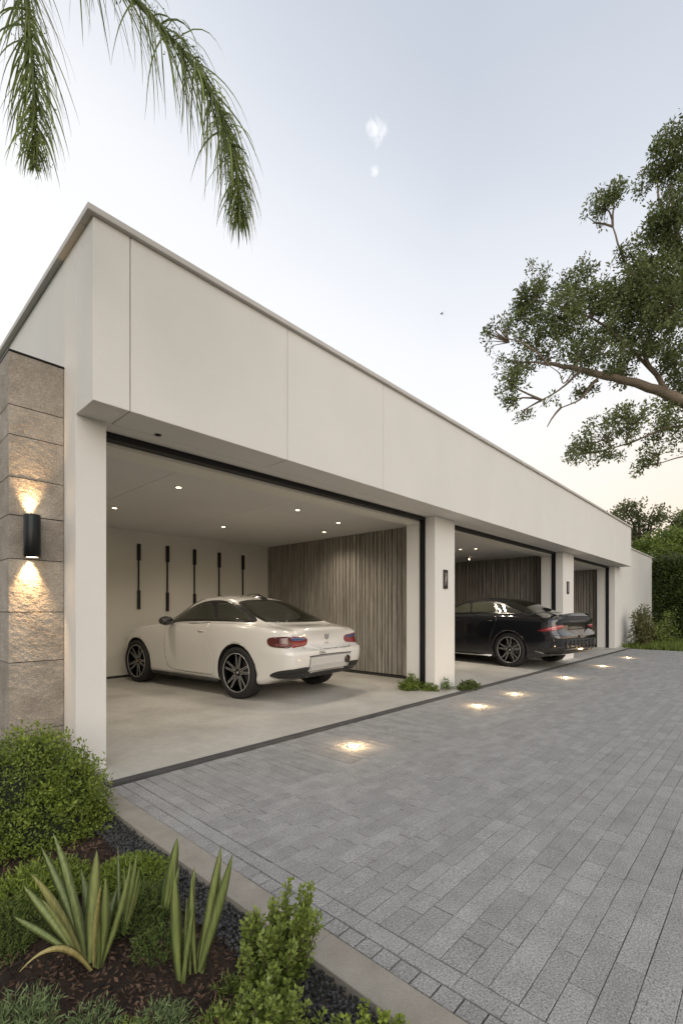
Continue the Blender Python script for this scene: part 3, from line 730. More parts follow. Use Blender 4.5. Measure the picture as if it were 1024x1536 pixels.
EX, EY, EZ = (1,0,0), (0,1,0), (0,0,1)
def make_car(T, tail, nose, fprof, wb, hw, Rr, paint, root, glass_side, door, loc):
    V, Fc = body_mesh(T, tail, nose, fprof); sh = Shell(V, Fc)
    rw = Rr+.035
    body = cutwells(V, Fc, [(0, Rr+.005, rw, hw*.60, hw*1.3), (wb, Rr+.005, rw, hw*.60, hw*1.3)], [paint, well_m], 'body', root)
    tw = .235
    for x in (0, wb):
        for s in (1, -1): make_wheel(root, x, s*(hw-tw/2-.015), Rr, Rr, tw, s, 10, x > 0)
    for s in (1, -1):
        U, Vv, n = EX, EZ, (0,-s,0)
        sh.patch('window_surround', [(p[0], p[1]) for p in glass_side['outer']], U, Vv, n, .003, trim_b, root)
        for poly in glass_side['panes']: sh.patch('side_window', poly, U, Vv, n, .007, glass_s, root, smooth=2)
        for poly in door['polys']:
            sh.patch('door_gap', [(p[0]+(p[0]-door['c'][0])*.006, p[1]+(p[1]-door['c'][1])*.010) for p in poly], U, Vv, n, .0012, well_m, root, smooth=3, skirt=0)
            d_ = sh.patch('door', poly, U, Vv, n, .0026, paint, root, smooth=3)
        for hx, hz in door['handles']:
            h, nn = sh.hit(Vector((hx, s*4, hz)), Vector((0,-s,0)))
            m = MB(); m.tube([(-.07,s*-.012,0),(-.055,s*.010,.002),(0,s*.016,.004),(.055,s*.010,.002),(.07,s*-.012,0)], [.007,.010,.011,.010,.007], 10)
            q = m.build('door_handle', door['hmat'], root); q.location = h
    return body, sh

def text_mesh(name, body, size, mat, parent, sh, u0, v0, U, Vv, n, off=.004, extra=.0015):
    c = bpy.data.curves.new(name, 'FONT'); c.body = body; c.size = size; c.align_x = 'CENTER'; c.align_y = 'CENTER'; c.resolution_u = 3
    o = bpy.data.objects.new(name, c); COL.objects.link(o); bpy.context.view_layer.update()
    me = bpy.data.meshes.new_from_object(o.evaluated_get(bpy.context.evaluated_depsgraph_get())); bpy.data.objects.remove(o)
    U, Vv, n = Vector(U), Vector(Vv), Vector(n)
    for v in me.vertices:
        h, nn = sh.hit(U*(u0+v.co.x)+Vv*(v0+v.co.y)-n*4, n); v.co = h - n*off
    me.materials.clear(); me.materials.append(mat)
    return link(name, me, parent)

# ---- the pale coupe
paint1 = plain('paint_ivory', (.64,.63,.60), .24, 0, 1.0)
T1 = dict(
 w=[(-.85,.74),(-.80,.79),(-.7,.835),(-.5,.875),(-.2,.897),(0,.90),(.35,.895),(.8,.872),(1.4,.865),(2.0,.872),(2.49,.885),(2.75,.862),(2.95,.80),(3.08,.70),(3.17,.55)],
 wg=[(-.85,.66),(-.6,.73),(-.3,.765),(0,.765),(.4,.765),(1.0,.775),(1.6,.775),(2.0,.77),(2.6,.74),(2.95,.62),(3.17,.40)],
 wr=[(-.85,.50),(-.6,.56),(-.4,.58),(-.1,.58),(.25,.575),(.6,.57),(1.0,.56),(1.4,.575),(1.75,.60),(2.1,.58),(2.7,.52),(3.0,.42),(3.17,.28)],
 zb=[(-.85,.31),(-.6,.25),(-.35,.20),(0,.19),(1.2,.19),(2.5,.19),(2.95,.21),(3.17,.26)],
 zs=[(-.85,.89),(-.7,.93),(-.5,.965),(-.2,1.00),(.2,1.02),(.6,1.02),(1.2,1.005),(1.7,.99),(2.1,.965),(2.49,.925),(2.8,.85),(3.0,.76),(3.17,.60)],
 zr=[(-.85,.905),(-.7,.945),(-.5,.985),(-.3,1.045),(0,1.155),(.25,1.245),(.6,1.335),(1.0,1.36),(1.3,1.305),(1.6,1.17),(1.85,1.05),(2.1,.99),(2.49,.945),(2.8,.87),(3.0,.775),(3.17,.61)],
 zt=[(-.85,.925),(-.78,.962),(-.7,.975),(-.5,.992),(-.32,1.035),(0,1.20),(.25,1.315),(.55,1.40),(.9,1.435),(1.2,1.40),(1.5,1.285),(1.8,1.125),(2.02,1.02),(2.3,.99),(2.6,.945),(2.85,.88),(3.05,.78),(3.17,.63)])
fp1 = [(.2,.13),(.30,.05),(.38,.0),(.46,-.045),(.60,-.065),(.665,-.055),(.70,.012),(.80,.03),(.88,.008),(.95,-.045),(1.02,-.01)]
A1 = R(6.2); c1 = Vector((3.62+.885*math.cos(A1), 5.30+.885*math.sin(A1), .012))
car1 = empty('coupe', c1, R(90)+A1)
tag(car1, 'ivory white two door coupe parked nose in, seen from behind, in the first bay', 'car')
gs1 = dict(outer=[(1.70,1.012),(1.45,1.175),(1.15,1.30),(.80,1.345),(.45,1.31),(.10,1.195),(-.17,1.06),(-.12,1.030),(.30,1.035),(.80,1.035),(1.30,1.022)],
  panes=[[(1.58,1.045),(1.40,1.165),(1.12,1.272),(.86,1.305),(.70,1.17),(.62,1.060),(1.0,1.060),(1.35,1.050)],
         [(.53,1.062),(.60,1.16),(.70,1.295),(.42,1.275),(.16,1.185),(-.06,1.075),(.05,1.058),(.30,1.060)]])
dr1 = dict(polys=[[(1.66,.93),(1.70,.70),(1.66,.42),(1.55,.30),(1.0,.275),(.60,.28),(.50,.32),(.50,.55),(.62,.80),(.63,1.00),(.9,1.005),(1.3,1.0),(1.6,.985)]], c=(1.1,.65), handles=[(.78,.895)], hmat=paint1)
b1, s1 = make_car(T1, -.85, 3.17, fp1, 2.49, .90, .352, paint1, car1, gs1, dr1, c1)
BK = (EY, EZ, (1,0,0))
TOPX = (EX, EY, (0,0,-1))
# rear glass, seen from above: outline in x (forward) and y
sh = s1
sh.patch('rear_window_surround', [(-.37,0),(-.36,.40),(-.33,.60),(-.25,.625),(0,.60),(.33,.545),(.375,.40),(.38,0),(.375,-.40),(.33,-.545),(0,-.60),(-.25,-.625),(-.33,-.60),(-.36,-.40)], *TOPX, .002, trim_b, car1, smooth=3)
sh.patch('rear_window', [(-.345,0),(-.335,.40),(-.30,.58),(-.22,.60),(0,.578),(.30,.525),(.345,.38),(.35,0),(.345,-.38),(.30,-.525),(0,-.578),(-.22,-.60),(-.30,-.58),(-.335,-.40)], *TOPX, .006, glass_m, car1, smooth=3)
sh.patch('windscreen', [(1.98,0),(1.93,.40),(1.80,.64),(1.62,.66),(1.25,.56),(1.16,.40),(1.12,0),(1.16,-.40),(1.25,-.56),(1.62,-.66),(1.80,-.64),(1.93,-.40)], *TOPX, .005, glass_m, car1, smooth=3)
for s in (1, -1):
    sh.strip('boot_seam', [(-.38,s*.655),(-.55,s*.665),(-.72,s*.655),(-.80,s*.62)], *TOPX, .006, .0015, well_m, car1)
    sh.strip('boot_seam', [(s*.50,.72),(s*.49,.69),(s*.455,.672)], *BK, .006, .0015, well_m, car1)
sh.strip('boot_seam', [(.455,.672),(.2,.668),(-.2,.668),(-.455,.672)], *BK, .006, .0015, well_m, car1)
sh.strip('boot_crease_shade', [(.60,.905),(.3,.918),(0,.922),(-.3,.918),(-.60,.905)], *BK, .010, .0012, plain('crease_shade', (.42,.40,.37), .4), car1)  # flat darker strip, the shade of a crease put into its colour
def corner(s, a=R(40)):
    return ((math.sin(a), s*math.cos(a), 0), EZ, (math.cos(a), -s*math.sin(a), 0))
red_d = plain('lamp_dark_red', (.07,.005,.005), .12, 0, 1.0); red_b = plain('lamp_red', (.20,.006,.012), .12, 0, 1.0); blue_l = plain('lamp_blue_strip', (.025,.07,.19), .15, 0, 1.0)
pink = plain('lamp_clear', (.14,.035,.03), .15, 0, 1.0)
for s in (1, -1):
    cs = corner(s)
    o = sh.patch('tail_light', [(.0,.725),(.10,.715),(.24,.73),(.285,.775),(.27,.835),(.15,.852),(.0,.848)], *cs, .008, red_d, car1, smooth=3)
    o['label'] = 'dark red outer tail light'
    q = sh.patch('reverse_lens', [(.02,.737),(.12,.730),(.21,.742),(.18,.762),(.03,.765)], *cs, .0105, pink, o, smooth=3)
    o = sh.patch('boot_light', [(-.005,.722),(-.005,.850),(-.12,.848),(-.21,.836),(-.235,.80),(-.225,.755),(-.19,.728),(-.10,.720)], *cs, .008, red_b, car1, smooth=3)
    q = sh.patch('blue_strip', [(-.010,.805),(-.012,.842),(-.12,.838),(-.195,.826),(-.205,.802),(-.10,.800)], *cs, .0105, blue_l, o, smooth=2)
    # dark vent with bright lip
    o = sh.patch('bumper_vent', [(-.26,.452),(-.05,.452),(.12,.430),(.22,.395),(.255,.355),(.20,.335),(.05,.325),(-.12,.325),(-.22,.335),(-.275,.38)], *cs, .007, trim_m, car1, smooth=3)
    sh.strip('vent_fin', [(.20,.365),(.05,.378),(-.10,.383),(-.22,.385)], *cs, .012, .014, trim_b, o)
    sh.strip('bumper_lip', [(.24,.345),(.10,.312),(-.05,.303),(-.20,.308),(-.27,.330)], *cs, .014, .010, chrome, car1)
sh.patch('diffuser', [(.55,.385),(.50,.345),(.30,.365),(0,.368),(-.30,.365),(-.50,.345),(-.55,.385),(-.52,.33),(-.38,.285),(0,.275),(.38,.285),(.52,.33)], *BK, .012, trim_m, car1, smooth=2)
# ribbed number panel
m = MB()
Pn = [((.46,.385),(.44,.585)),]
plate_m = plain('panel_white', (.62,.61,.59), .4)
o = sh.patch('number_panel', [(.45,.385),(.45,.585),(0,.592),(-.45,.585),(-.45,.385),(0,.378)], *BK, .004, plain('panel_back', (.20,.197,.19), .5), car1, smooth=0)
rib = MB()
for k in range(27):
    y = -.42+.84*k/26; h0, _ = sh.hit(Vector((-4,y,.39)), Vector((1,0,0))); h1, _ = sh.hit(Vector((-4,y,.575)), Vector((1,0,0)))
    mid, _ = sh.hit(Vector((-4,y,.48)), Vector((1,0,0)))
    for a, b in ((h0, mid), (mid, h1)):
        rib.add([(a.x-.020,y-.0035,a.z),(a.x-.020,y+.0035,a.z),(b.x-.020,y+.0035,b.z),(b.x-.020,y-.0035,b.z),(a.x,y-.009,a.z),(a.x,y+.009,a.z),(b.x,y+.009,b.z),(b.x,y-.009,b.z)],
            [(0,1,2,3),(0,4,5,1),(1,5,6,2),(2,6,7,3),(3,7,4,0)][:5])
rib.build('panel_ribs', plate_m, o)
sh.strip('panel_dark_line', [(.46,.592),(0,.600),(-.46,.592)], *BK, .010, .006, trim_m, car1)  # dark line along the top edge of the number panel
# emblem: an upright shield outline with a badge inside, lettering under it
h, nn = sh.hit(Vector((-4,0,.845)), Vector((1,0,0))); m = MB()
ring = crom([(0,-.048),(-.034,-.022),(-.038,.02),(-.03,.042),(0,.036),(.03,.042),(.038,.02),(.034,-.022)], 4, True)
m.tube([(h.x-.006, p[0], h.z+p[1]) for p in ring]+[(h.x-.006, ring[0][0], h.z+ring[0][1])], .0045, 6, caps=False)
m.tube([(h.x-.006,-.012,h.z+.026),(h.x-.006,-.012,h.z-.026)], .003, 6); m.tube([(h.x-.006,-.012,h.z+.0),(h.x-.006,.014,h.z+.018),(h.x-.006,.012,h.z-.02)], .003, 6)
m.build('emblem', plain('badge_grey', (.10,.115,.16), .2, .8), car1)
text_mesh('boot_lettering', 'IIIIIIIII', .036, plain('letter_grey', (.33,.32,.31), .3, .5), car1, sh, 0, .745, (0,-1,0), EZ, (1,0,0))
text_mesh('model_lettering', 'DF4', .072, plain('letter_black', (.03,.03,.03), .4), car1, sh, -.20, .622, (0,-1,0), EZ, (1,0,0), .006)
h, nn = sh.hit(Vector((-4,-.36,.50)), Vector((1,0,0))); m = MB()
m.lathe([(.0,-.012),(.030,-.014),(.040,-.008),(.042,.01)], 24, 'Y', 0, xf=Matrix.Translation((h.x-.012,-.36,.50)) @ Matrix.Rotation(R(-90),4,'Z'))
m.lathe([(.034,-.016),(.052,-.020),(.056,.0),(.05,.012)], 28, 'Y', 1, xf=Matrix.Translation((h.x-.012,-.36,.50)) @ Matrix.Rotation(R(-90),4,'Z'))
m.tube([(h.x-.03,-.33,.56),(h.x-.035,-.37,.545),(h.x-.035,-.395,.50),(h.x-.03,-.34,.47)], .006, 6, 1)
m.build('fog_light', [red_d, trim_b], car1)
# fin and rod on the roof
m = MB(); m.tube([(.86,-.05,1.425),(.70,-.05,1.452),(.55,-.05,1.445),(.38,-.05,1.372)], [.006,.008,.012,.010], 8); m.build('roof_rod', trim_b, car1)
m = MB(); V_ = []; 
for x, hh, w_ in ((.30,.0,.03),(.36,.045,.035),(.44,.05,.04),(.55,.028,.04),(.64,.0,.03)):
    z0 = pchip(T1['zt'])(x)-.008
    for a in (-1,-.5,0,.5,1): V_.append((x, -.02+a*w_*1.3, z0+hh*(1-a*a)+.004))
m.add(V_, [(i*5+j, i*5+j+1, i*5+j+6, i*5+j+5) for i in range(4) for j in range(4)], 0, .5, True); m.build('roof_fin', trim_b, car1)
for s in (1, -1):
    m = MB(); c = Vector((1.50, s*.965, 1.035))
    vs = []; fs = []; nn_ = 12
    prof = [(-.075,.02),(-.07,.055),(-.04,.085),(.0,.09),(.05,.072),(.085,.04),(.10,.01)]
    m.tube([(c.x+a, c.y-s*.02*(a>0.02), c.z) for a, r_ in prof], [r_ for a, r_ in prof], 16)
    m.tube([(c.x+.02, c.y-s*.04, c.z-.05),(c.x+.06, s*.84, c.z-.055),(c.x+.08, s*.76, c.z-.05)], [.02,.022,.025], 10)
    q = m.build('side_mirror', trim_b, car1); q.data.transform(Matrix.Translation(c) @ Matrix.Diagonal((1,1.25,.8,1)) @ Matrix.Translation(-c))
for s in (1, -1):
    m = MB(); m.tube([(.42,s*.835,.205),(1.2,s*.835,.20),(2.05,s*.835,.205)], .022, 8); m.build('sill', trim_m, car1)
    o = sh.patch('headlight', [(0.0,.62),(.14,.63),(.20,.70),(.12,.76),(0.0,.74)], (-.5, s*.86, 0), EZ, (-.86,-s*.5,0), .006, glass_m, car1, smooth=3) if False else None
# head lights, seen from the front corner
for s in (1, -1):
    a = R(40); U = (-math.sin(a), s*math.cos(a), 0); n = (-math.cos(a), -s*math.sin(a), 0)
    sh.patch('headlight', [(-1.55,.66),(-1.40,.64),(-1.30,.70),(-1.38,.77),(-1.52,.75)], U, EZ, n, .006, glass_m, car1, smooth=3)

# ---- the black saloon
paint2 = plain('paint_black', (.013,.014,.017), .10, .2, 1.0)
T2 = dict(
 w=[(-.98,.76),(-.92,.82),(-.8,.865),(-.5,.91),(-.2,.928),(0,.93),(.4,.925),(1.0,.905),(1.8,.90),(2.5,.905),(2.9,.915),(3.2,.88),(3.45,.80),(3.6,.70),(3.7,.55)],
 wg=[(-.98,.68),(-.7,.76),(-.3,.80),(0,.80),(.6,.80),(1.2,.80),(2.0,.79),(2.6,.77),(3.2,.68),(3.5,.55),(3.7,.38)],
 wr=[(-.98,.52),(-.7,.57),(-.3,.58),(.1,.575),(.6,.575),(1.2,.57),(1.6,.575),(2.0,.60),(2.3,.60),(2.7,.56),(3.2,.46),(3.7,.26)],
 zb=[(-.98,.33),(-.7,.27),(-.4,.20),(0,.19),(1.5,.19),(2.9,.19),(3.4,.21),(3.7,.27)],
 zs=[(-.98,1.02),(-.8,1.045),(-.5,1.06),(-.2,1.08),(.3,1.10),(1.0,1.095),(1.8,1.07),(2.3,1.03),(2.9,.98),(3.3,.88),(3.5,.79),(3.7,.62)],
 zr=[(-.98,1.045),(-.8,1.07),(-.55,1.095),(-.3,1.15),(0,1.25),(.4,1.37),(.9,1.415),(1.3,1.395),(1.6,1.31),(1.9,1.18),(2.2,1.08),(2.9,1.0),(3.3,.90),(3.5,.80),(3.7,.63)],
 zt=[(-.98,1.095),(-.92,1.125),(-.8,1.115),(-.55,1.12),(-.35,1.175),(0,1.325),(.4,1.455),(.85,1.50),(1.25,1.47),(1.6,1.37),(2.0,1.185),(2.25,1.085),(2.6,1.05),(2.95,1.01),(3.3,.92),(3.5,.82),(3.7,.65)])
fp2 = [(.2,.14),(.32,.06),(.40,.0),(.5,-.04),(.64,-.055),(.72,-.03),(.78,.02),(.90,.03),(1.0,.01),(1.10,-.06),(1.15,-.03)]
HV = Vector((.17,.985,0)).normalized(); c2 = Vector((9.60,4.10,.012)) + Vector((HV.y,-HV.x,0))*.915
car2 = empty('saloon', c2, math.atan2(HV.y, HV.x))
tag(car2, 'glossy black saloon parked nose in between the first and second pillars, tail towards the paving', 'car')
gs2 = dict(outer=[(2.05,1.09),(1.75,1.25),(1.35,1.37),(.90,1.415),(.45,1.375),(.05,1.25),(-.25,1.135),(-.15,1.105),(.5,1.125),(1.1,1.12),(1.7,1.10)],
  panes=[[(1.92,1.125),(1.68,1.24),(1.40,1.335),(1.22,1.355),(1.15,1.24),(1.12,1.145),(1.4,1.138)],
         [(1.05,1.145),(1.08,1.25),(1.14,1.365),(.85,1.382),(.58,1.362),(.48,1.25),(.44,1.150),(.8,1.150)],
         [(.37,1.150),(.41,1.25),(.49,1.345),(.25,1.285),(-.04,1.180),(-.14,1.140),(.1,1.145)]])
dr2 = dict(polys=[[(1.10,1.08),(1.13,.70),(1.10,.40),(1.0,.30),(.62,.285),(.52,.35),(.46,.56),(.36,.80),(.30,1.02),(.40,1.085),(.7,1.09)],
                  [(2.00,1.03),(2.06,.70),(2.02,.42),(1.92,.30),(1.5,.28),(1.22,.285),(1.14,.42),(1.145,.70),(1.13,1.08),(1.5,1.075)]], c=(1.2,.7), handles=[(.47,.965),(1.32,.965)], hmat=trim_b)
b2, s2 = make_car(T2, -.98, 3.7, fp2, 2.9, .93, .362, paint2, car2, gs2, dr2, c2)
sh = s2
sh.patch('rear_window', [(-.42,0),(-.41,.42),(-.36,.60),(-.25,.62),(0,.595),(.36,.53),(.42,.38),(.43,0),(.42,-.38),(.36,-.53),(0,-.595),(-.25,-.62),(-.36,-.60),(-.41,-.42)], *TOPX, .005, glass_m, car2, smooth=3)
sh.patch('windscreen', [(2.2,0),(2.14,.40),(2.0,.66),(1.8,.68),(1.5,.56),(1.38,.40),(1.34,0),(1.38,-.40),(1.5,-.56),(1.8,-.68),(2.0,-.66),(2.14,-.40)], *TOPX, .005, glass_m, car2, smooth=3)
for s in (1, -1):
    sh.strip('window_trim', [(-.30,s*.665),(0,s*.655),(.35,s*.60),(.55,s*.585)], *TOPX, .010, .004, plain('trim_grey', (.30,.30,.31), .25, .9), car2)
    sh.strip('boot_seam', [(-.46,s*.68),(-.65,s*.69),(-.85,s*.68),(-.95,s*.64)], *TOPX, .006, .0015, well_m, car2)
    cs = corner(s)
    o = sh.patch('tail_light', [(-.22,.90),(-.05,.895),(.08,.865),(.20,.82),(.27,.785),(.16,.775),(.0,.79),(-.08,.82),(-.24,.85)], *cs, .008, red_b, car2, smooth=3)
    sh.strip('light_bar', [(-.20,.872),(-.02,.862),(.14,.815)], *cs, .009, .011, plain('lamp_lit_pink', (.75,.22,.25), .15, 0, 1), o)
    o = sh.patch('bumper_vent', [(-.28,.47),(-.05,.47),(.14,.44),(.26,.39),(.20,.35),(0,.335),(-.24,.34)], *cs, .007, trim_m, car2, smooth=3)
    sh.strip('bumper_lip', [(.30,.375),(.14,.335),(-.05,.322),(-.25,.325)], *cs, .016, .012, chrome, car2)
    sh.strip('bumper_crease', [(.36,.66),(.22,.685),(.05,.70),(-.15,.69),(-.25,.67)], *cs, .007, .002, rim_dark, car2)
    m = MB(); m.tube([(.44,s*.865,.205),(1.4,s*.865,.20),(2.48,s*.865,.205)], .018, 8); m.build('sill_trim', chrome, car2)
    m = MB(); c = Vector((1.72, s*.99, 1.12)); prof = [(-.075,.02),(-.07,.055),(-.04,.08),(.0,.085),(.05,.07),(.09,.03)]
    m.tube([(c.x+a, c.y, c.z) for a, r_ in prof], [r_ for a, r_ in prof], 16); m.tube([(c.x+.03, c.y-s*.04, c.z-.05),(c.x+.08, s*.80, c.z-.05)], [.02,.024], 10); m.build('side_mirror', trim_b, car2)
    a = R(40); U = (-math.sin(a), s*math.cos(a), 0); n = (-math.cos(a), -s*math.sin(a), 0)
    sh.patch('headlight', [(-1.85,.70),(-1.70,.68),(-1.60,.74),(-1.68,.81),(-1.82,.79)], U, EZ, n, .006, glass_m, car2, smooth=3)
# tail detail: boot lid panel, horizontal bars, spoiler on posts with end fins
sh.patch('number_recess', [(.36,.80),(.36,.98),(-.36,.98),(-.36,.80)], *BK, .004, trim_b, car2, smooth=0)
grille = plain('tail_bar', (.20,.20,.21), .2, .95)
for z, y0 in ((.50,.62),(.555,.62),(.61,.60),(.43,.60)):
    sh.strip('tail_bar', [(y0,z),(.3,z-.005),(0,z-.006),(-.3,z-.005),(-y0,z)], *BK, .018, .014, grille, car2)
for y in np.linspace(-.56, .56, 8):
    m = MB(); h, nn = sh.hit(Vector((-4,y,.52)), Vector((1,0,0))); m.bbox(h.x-.028, h.x+.01, y-.012, y+.012, .425, .615, .003); m.build('tail_bar_upright', grille, car2)
sh.patch('diffuser', [(.60,.41),(.55,.365),(.30,.375),(-.30,.375),(-.55,.365),(-.60,.41),(-.55,.34),(-.4,.30),(0,.29),(.4,.30),(.55,.34)], *BK, .014, trim_m, car2, smooth=2)
o = sh.patch('spoiler', [(-.965,0),(-.955,.35),(-.925,.60),(-.89,.66),(-.86,.60),(-.875,.35),(-.885,0),(-.875,-.35),(-.86,-.60),(-.89,-.66),(-.925,-.60),(-.955,-.35)], *TOPX, .016, paint2, car2, smooth=3, skirt=.006)
h, nn = sh.hit(Vector((-.90,-.62,5)), Vector((0,0,-1)))
m = MB(); m.bbox(-.94,-.85,-.628,-.612, h.z-.01, h.z+.075, .006); m.build('end_fin', paint2, o)
# ------------------------------------------------------------------ vegetation
def shell_points(n, c, r, power=.5, zmin=None):
    d = unit(rng.normal(size=(n,3))); k = rng.random(n)**power
    P = d*k[:,None]*np.array(r) + np.array(c)
    if zmin is not None: P[:,2] = np.maximum(P[:,2], zmin+rng.random(n)*.05)
    return P, d
def clump_leaves(centres, rad, per, L, W, tone_c=None, up=.25, dirs=None, droop=0, out=1.0, fold=.25, squash=1.0):
    """clusters of leaves around twig ends"""
    C = np.repeat(centres, per, 0); n = len(C)
    d = unit(rng.normal(size=(n,3))); P = C + d*(rng.random(n)**.6)[:,None]*rad*np.array([1,1,squash])
    D = d*out + rng.normal(size=(n,3))*.6; D[:,2] += up
    t0 = rng.random(len(centres)) if tone_c is None else tone_c
    T = np.clip(np.repeat(t0, per)*.55 + rng.random(n)*.45, 0, 1)
    return leaves(P, D, rng.uniform(L*.6, L*1.25, n), rng.uniform(W*.7, W*1.2, n), T, fold, droop)
def stems(mb, base, tips, r0, r1, sag=0.0, k=5):
    for t in tips:
        b = Vector(base); t = Vector(t); m = (b+t)/2 + Vector((random.uniform(-1,1), random.uniform(-1,1), random.uniform(-.3,.6)))*(t-b).length*.12
        pts = [b.lerp(m, i/k*2) if i*2 <= k else m.lerp(t, (i/k-.5)*2) for i in range(k+1)]
        mb.tube(pts, [r0+(r1-r0)*i/k for i in range(k+1)], 5, caps=False)
def root_obj(name, loc, label, catg, group=None):
    o = empty(name, loc); tag(o, label, catg, group); return o
def rel(V, loc): return V - np.array(loc)

# ---- round clipped bush by the pier
loc = (.66, 3.10, -.03); o = root_obj('shrub', loc, 'dense rounded bright green bush at the foot of the stone pier', 'shrub')
lobes = [((.66,3.10,.12),(.44,.42,.36)), ((.86,3.02,.14),(.25,.30,.24)), ((.42,3.2,.14),(.32,.3,.34)), ((.72,2.86,.02),(.38,.25,.24)), ((.25,3.3,.10),(.35,.3,.33)), ((.78,3.22,.28),(.22,.22,.22))]
parts = []
for c, r in lobes:
    n = int(820*r[0]*r[1]/.1); P, d = shell_points(n, c, r, .30, -.02)
    P += rng.normal(size=P.shape)*.018
    parts.append(clump_leaves(P, .045, 14, .021, .009, up=.5, out=.9))
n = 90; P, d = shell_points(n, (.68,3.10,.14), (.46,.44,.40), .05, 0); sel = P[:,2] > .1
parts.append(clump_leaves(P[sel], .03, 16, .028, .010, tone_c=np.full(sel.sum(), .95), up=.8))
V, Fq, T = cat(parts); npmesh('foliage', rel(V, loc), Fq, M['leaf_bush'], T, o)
m = MB(); stems(m, (0,0,0), [(random.uniform(-.35,.3), random.uniform(-.3,.3), random.uniform(.15,.45)) for _ in range(40)], .008, .002); m.build('stem', M['twig'], o)
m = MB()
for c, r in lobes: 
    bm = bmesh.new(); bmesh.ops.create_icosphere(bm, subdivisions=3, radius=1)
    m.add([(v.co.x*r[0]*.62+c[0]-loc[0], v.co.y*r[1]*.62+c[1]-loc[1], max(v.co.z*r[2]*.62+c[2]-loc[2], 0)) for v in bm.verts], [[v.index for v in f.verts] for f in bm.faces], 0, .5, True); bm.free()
m.build('dark_filler', M['hedge_core'], o)  # solid dark lobes added to fill the inside of the bush

# ---- sword leaved clumps
def blade(m, base, tip, wid, bend, tone, side):
    b = Vector(base); t = Vector(tip); ax = t-b; n = 12
    sidev = Vector(side).normalized()
    mid = (b+t)/2 + Vector(bend)
    vs = []
    for i in range(n+1):
        k = i/n; p = b*(1-k)**2 + mid*2*k*(1-k) + t*k*k
        tan = ((mid-b)*(1-k) + (t-mid)*k).normalized(); s_ = (sidev - tan*sidev.dot(tan)).normalized(); nn = tan.cross(s_)
        wv = wid*.64*(.55+.45*min(k*3,1))*(1 if k < .55 else max(0.02, math.cos((k-.55)/.45*math.pi/2)**.8))
        vs += [tuple(p - s_*wv + nn*wv*.45), tuple(p - nn*.0), tuple(p + s_*wv + nn*wv*.45), tuple(p - nn*.0025)]
    fs = []
    for i in range(n):
        a = i*4; c = a+4
        fs += [(a,a+1,c+1,c),(a+1,a+2,c+2,c+1),(a+2,a+3,c+3,c+2),(a+3,a,c,c+3)]
    m.add(vs, fs, 0, tone, True)
def sword_clump(name_label, bpx, dbase, items, grp):
    """items: (base px, base py, tip px, tip py, tip depth offset, width, bend, tone)"""
    b0 = at(*bpx, -.03); o = root_obj('sword_leaf_plant', b0, name_label, 'plant', grp)
    extra = [(a+random.uniform(-8,8), b+random.uniform(-4,4), c+random.uniform(-22,16), d+random.uniform(10,60), e+random.uniform(-.03,.1), f*.8, g, h, min(i*.8,.9)) for a,b,c,d,e,f,g,h,i in items if i < .95 and random.random() < .3]
    for it in items + extra:
        x0, y0, x1, y1, dd, wd, bx, bz, tn = it
        d0 = FW[0]*b0.x+FW[1]*b0.y; p0 = atd(x0, y0, d0 + dd*.15); p1 = atd(x1, y1, d0+dd)
        p0.z = max(min(p0.z, .01), -.05)
        m = MB(); a = random.uniform(-.6,.6) if tn < 1 else 1.4
        blade(m, p0-b0, p1-b0, wd, (RT[0]*bx + .0, RT[1]*bx, bz), tn, (RT[0]*math.cos(a)+FW[0]*math.sin(a), RT[1]*math.cos(a)+FW[1]*math.sin(a), 0))
        m.build('leaf', M['sword'], o)
    return o
sword_clump('broad sword leaved clump with one yellow leaf bent down to the soil', (135,1450), 1.57, [
 (128,1440,80,1250,.10,.030,.005,.02,.35),(120,1430,48,1312,-.05,.034,-.01,.03,.85),(115,1425,34,1328,.05,.026,-.015,.03,.45),(125,1440,88,1318,.22,.030,.0,.02,.05),
 (135,1445,145,1275,.06,.036,-.005,.0,.6),(140,1448,122,1304,.18,.030,.0,.0,.2),(148,1450,158,1315,.0,.026,.01,.0,.5),(140,1450,152,1328,-.12,.022,-.02,.03,.9),
 (150,1450,196,1295,.05,.024,.012,.0,.5),(118,1438,64,1350,-.08,.026,-.015,.03,.7),(130,1450,104,1330,.12,.034,.0,.0,.02),(142,1450,176,1330,.2,.020,.0,.0,.15),
 (138,1455,30,1458,-.14,.020,.01,.16,1.0),(132,1455,70,1352,.16,.028,-.01,.02,.1),(145,1452,165,1352,.1,.022,.01,.01,.3)], 'sword leaved clumps in the bed')
sword_clump('upright sword leaved clump of tall wide green leaves between mulch and kerb', (278,1470), 1.5, [
 (270,1478,262,1310,-.02,.028,-.008,.0,.45),(272,1480,290,1352,-.05,.018,.0,.0,.4),(285,1462,292,1298,.08,.020,-.008,.0,.5),(298,1455,332,1268,.02,.028,-.004,.0,.55),
 (300,1458,349,1280,-.02,.028,.012,.0,.4),(302,1460,322,1310,.10,.024,.004,.0,.3),(276,1482,283,1390,-.04,.016,.0,.0,.4),(294,1460,288,1310,.04,.016,-.01,.0,.55)], 'sword leaved clumps in the bed')
sword_clump('short pair of sword leaves standing alone nearest the gravel strip', (248,1376), 1.75, [
 (247,1362,266,1256,.02,.030,.003,.0,.45),(244,1362,254,1300,.08,.022,.003,.0,.4),(250,1364,262,1290,.0,.018,.006,.0,.5)], 'sword leaved clumps in the bed')
sword_clump('thin upright sword leaves behind the broad clump', (186,1405), 1.66, [
 (184,1402,205,1280,.02,.018,.003,.0,.4),(186,1402,209,1300,-.02,.014,.006,.0,.5),(182,1400,196,1284,.08,.014,.003,.0,.3),(178,1400,177,1270,.16,.012,.0,.0,.15)], 'sword leaved clumps in the bed')

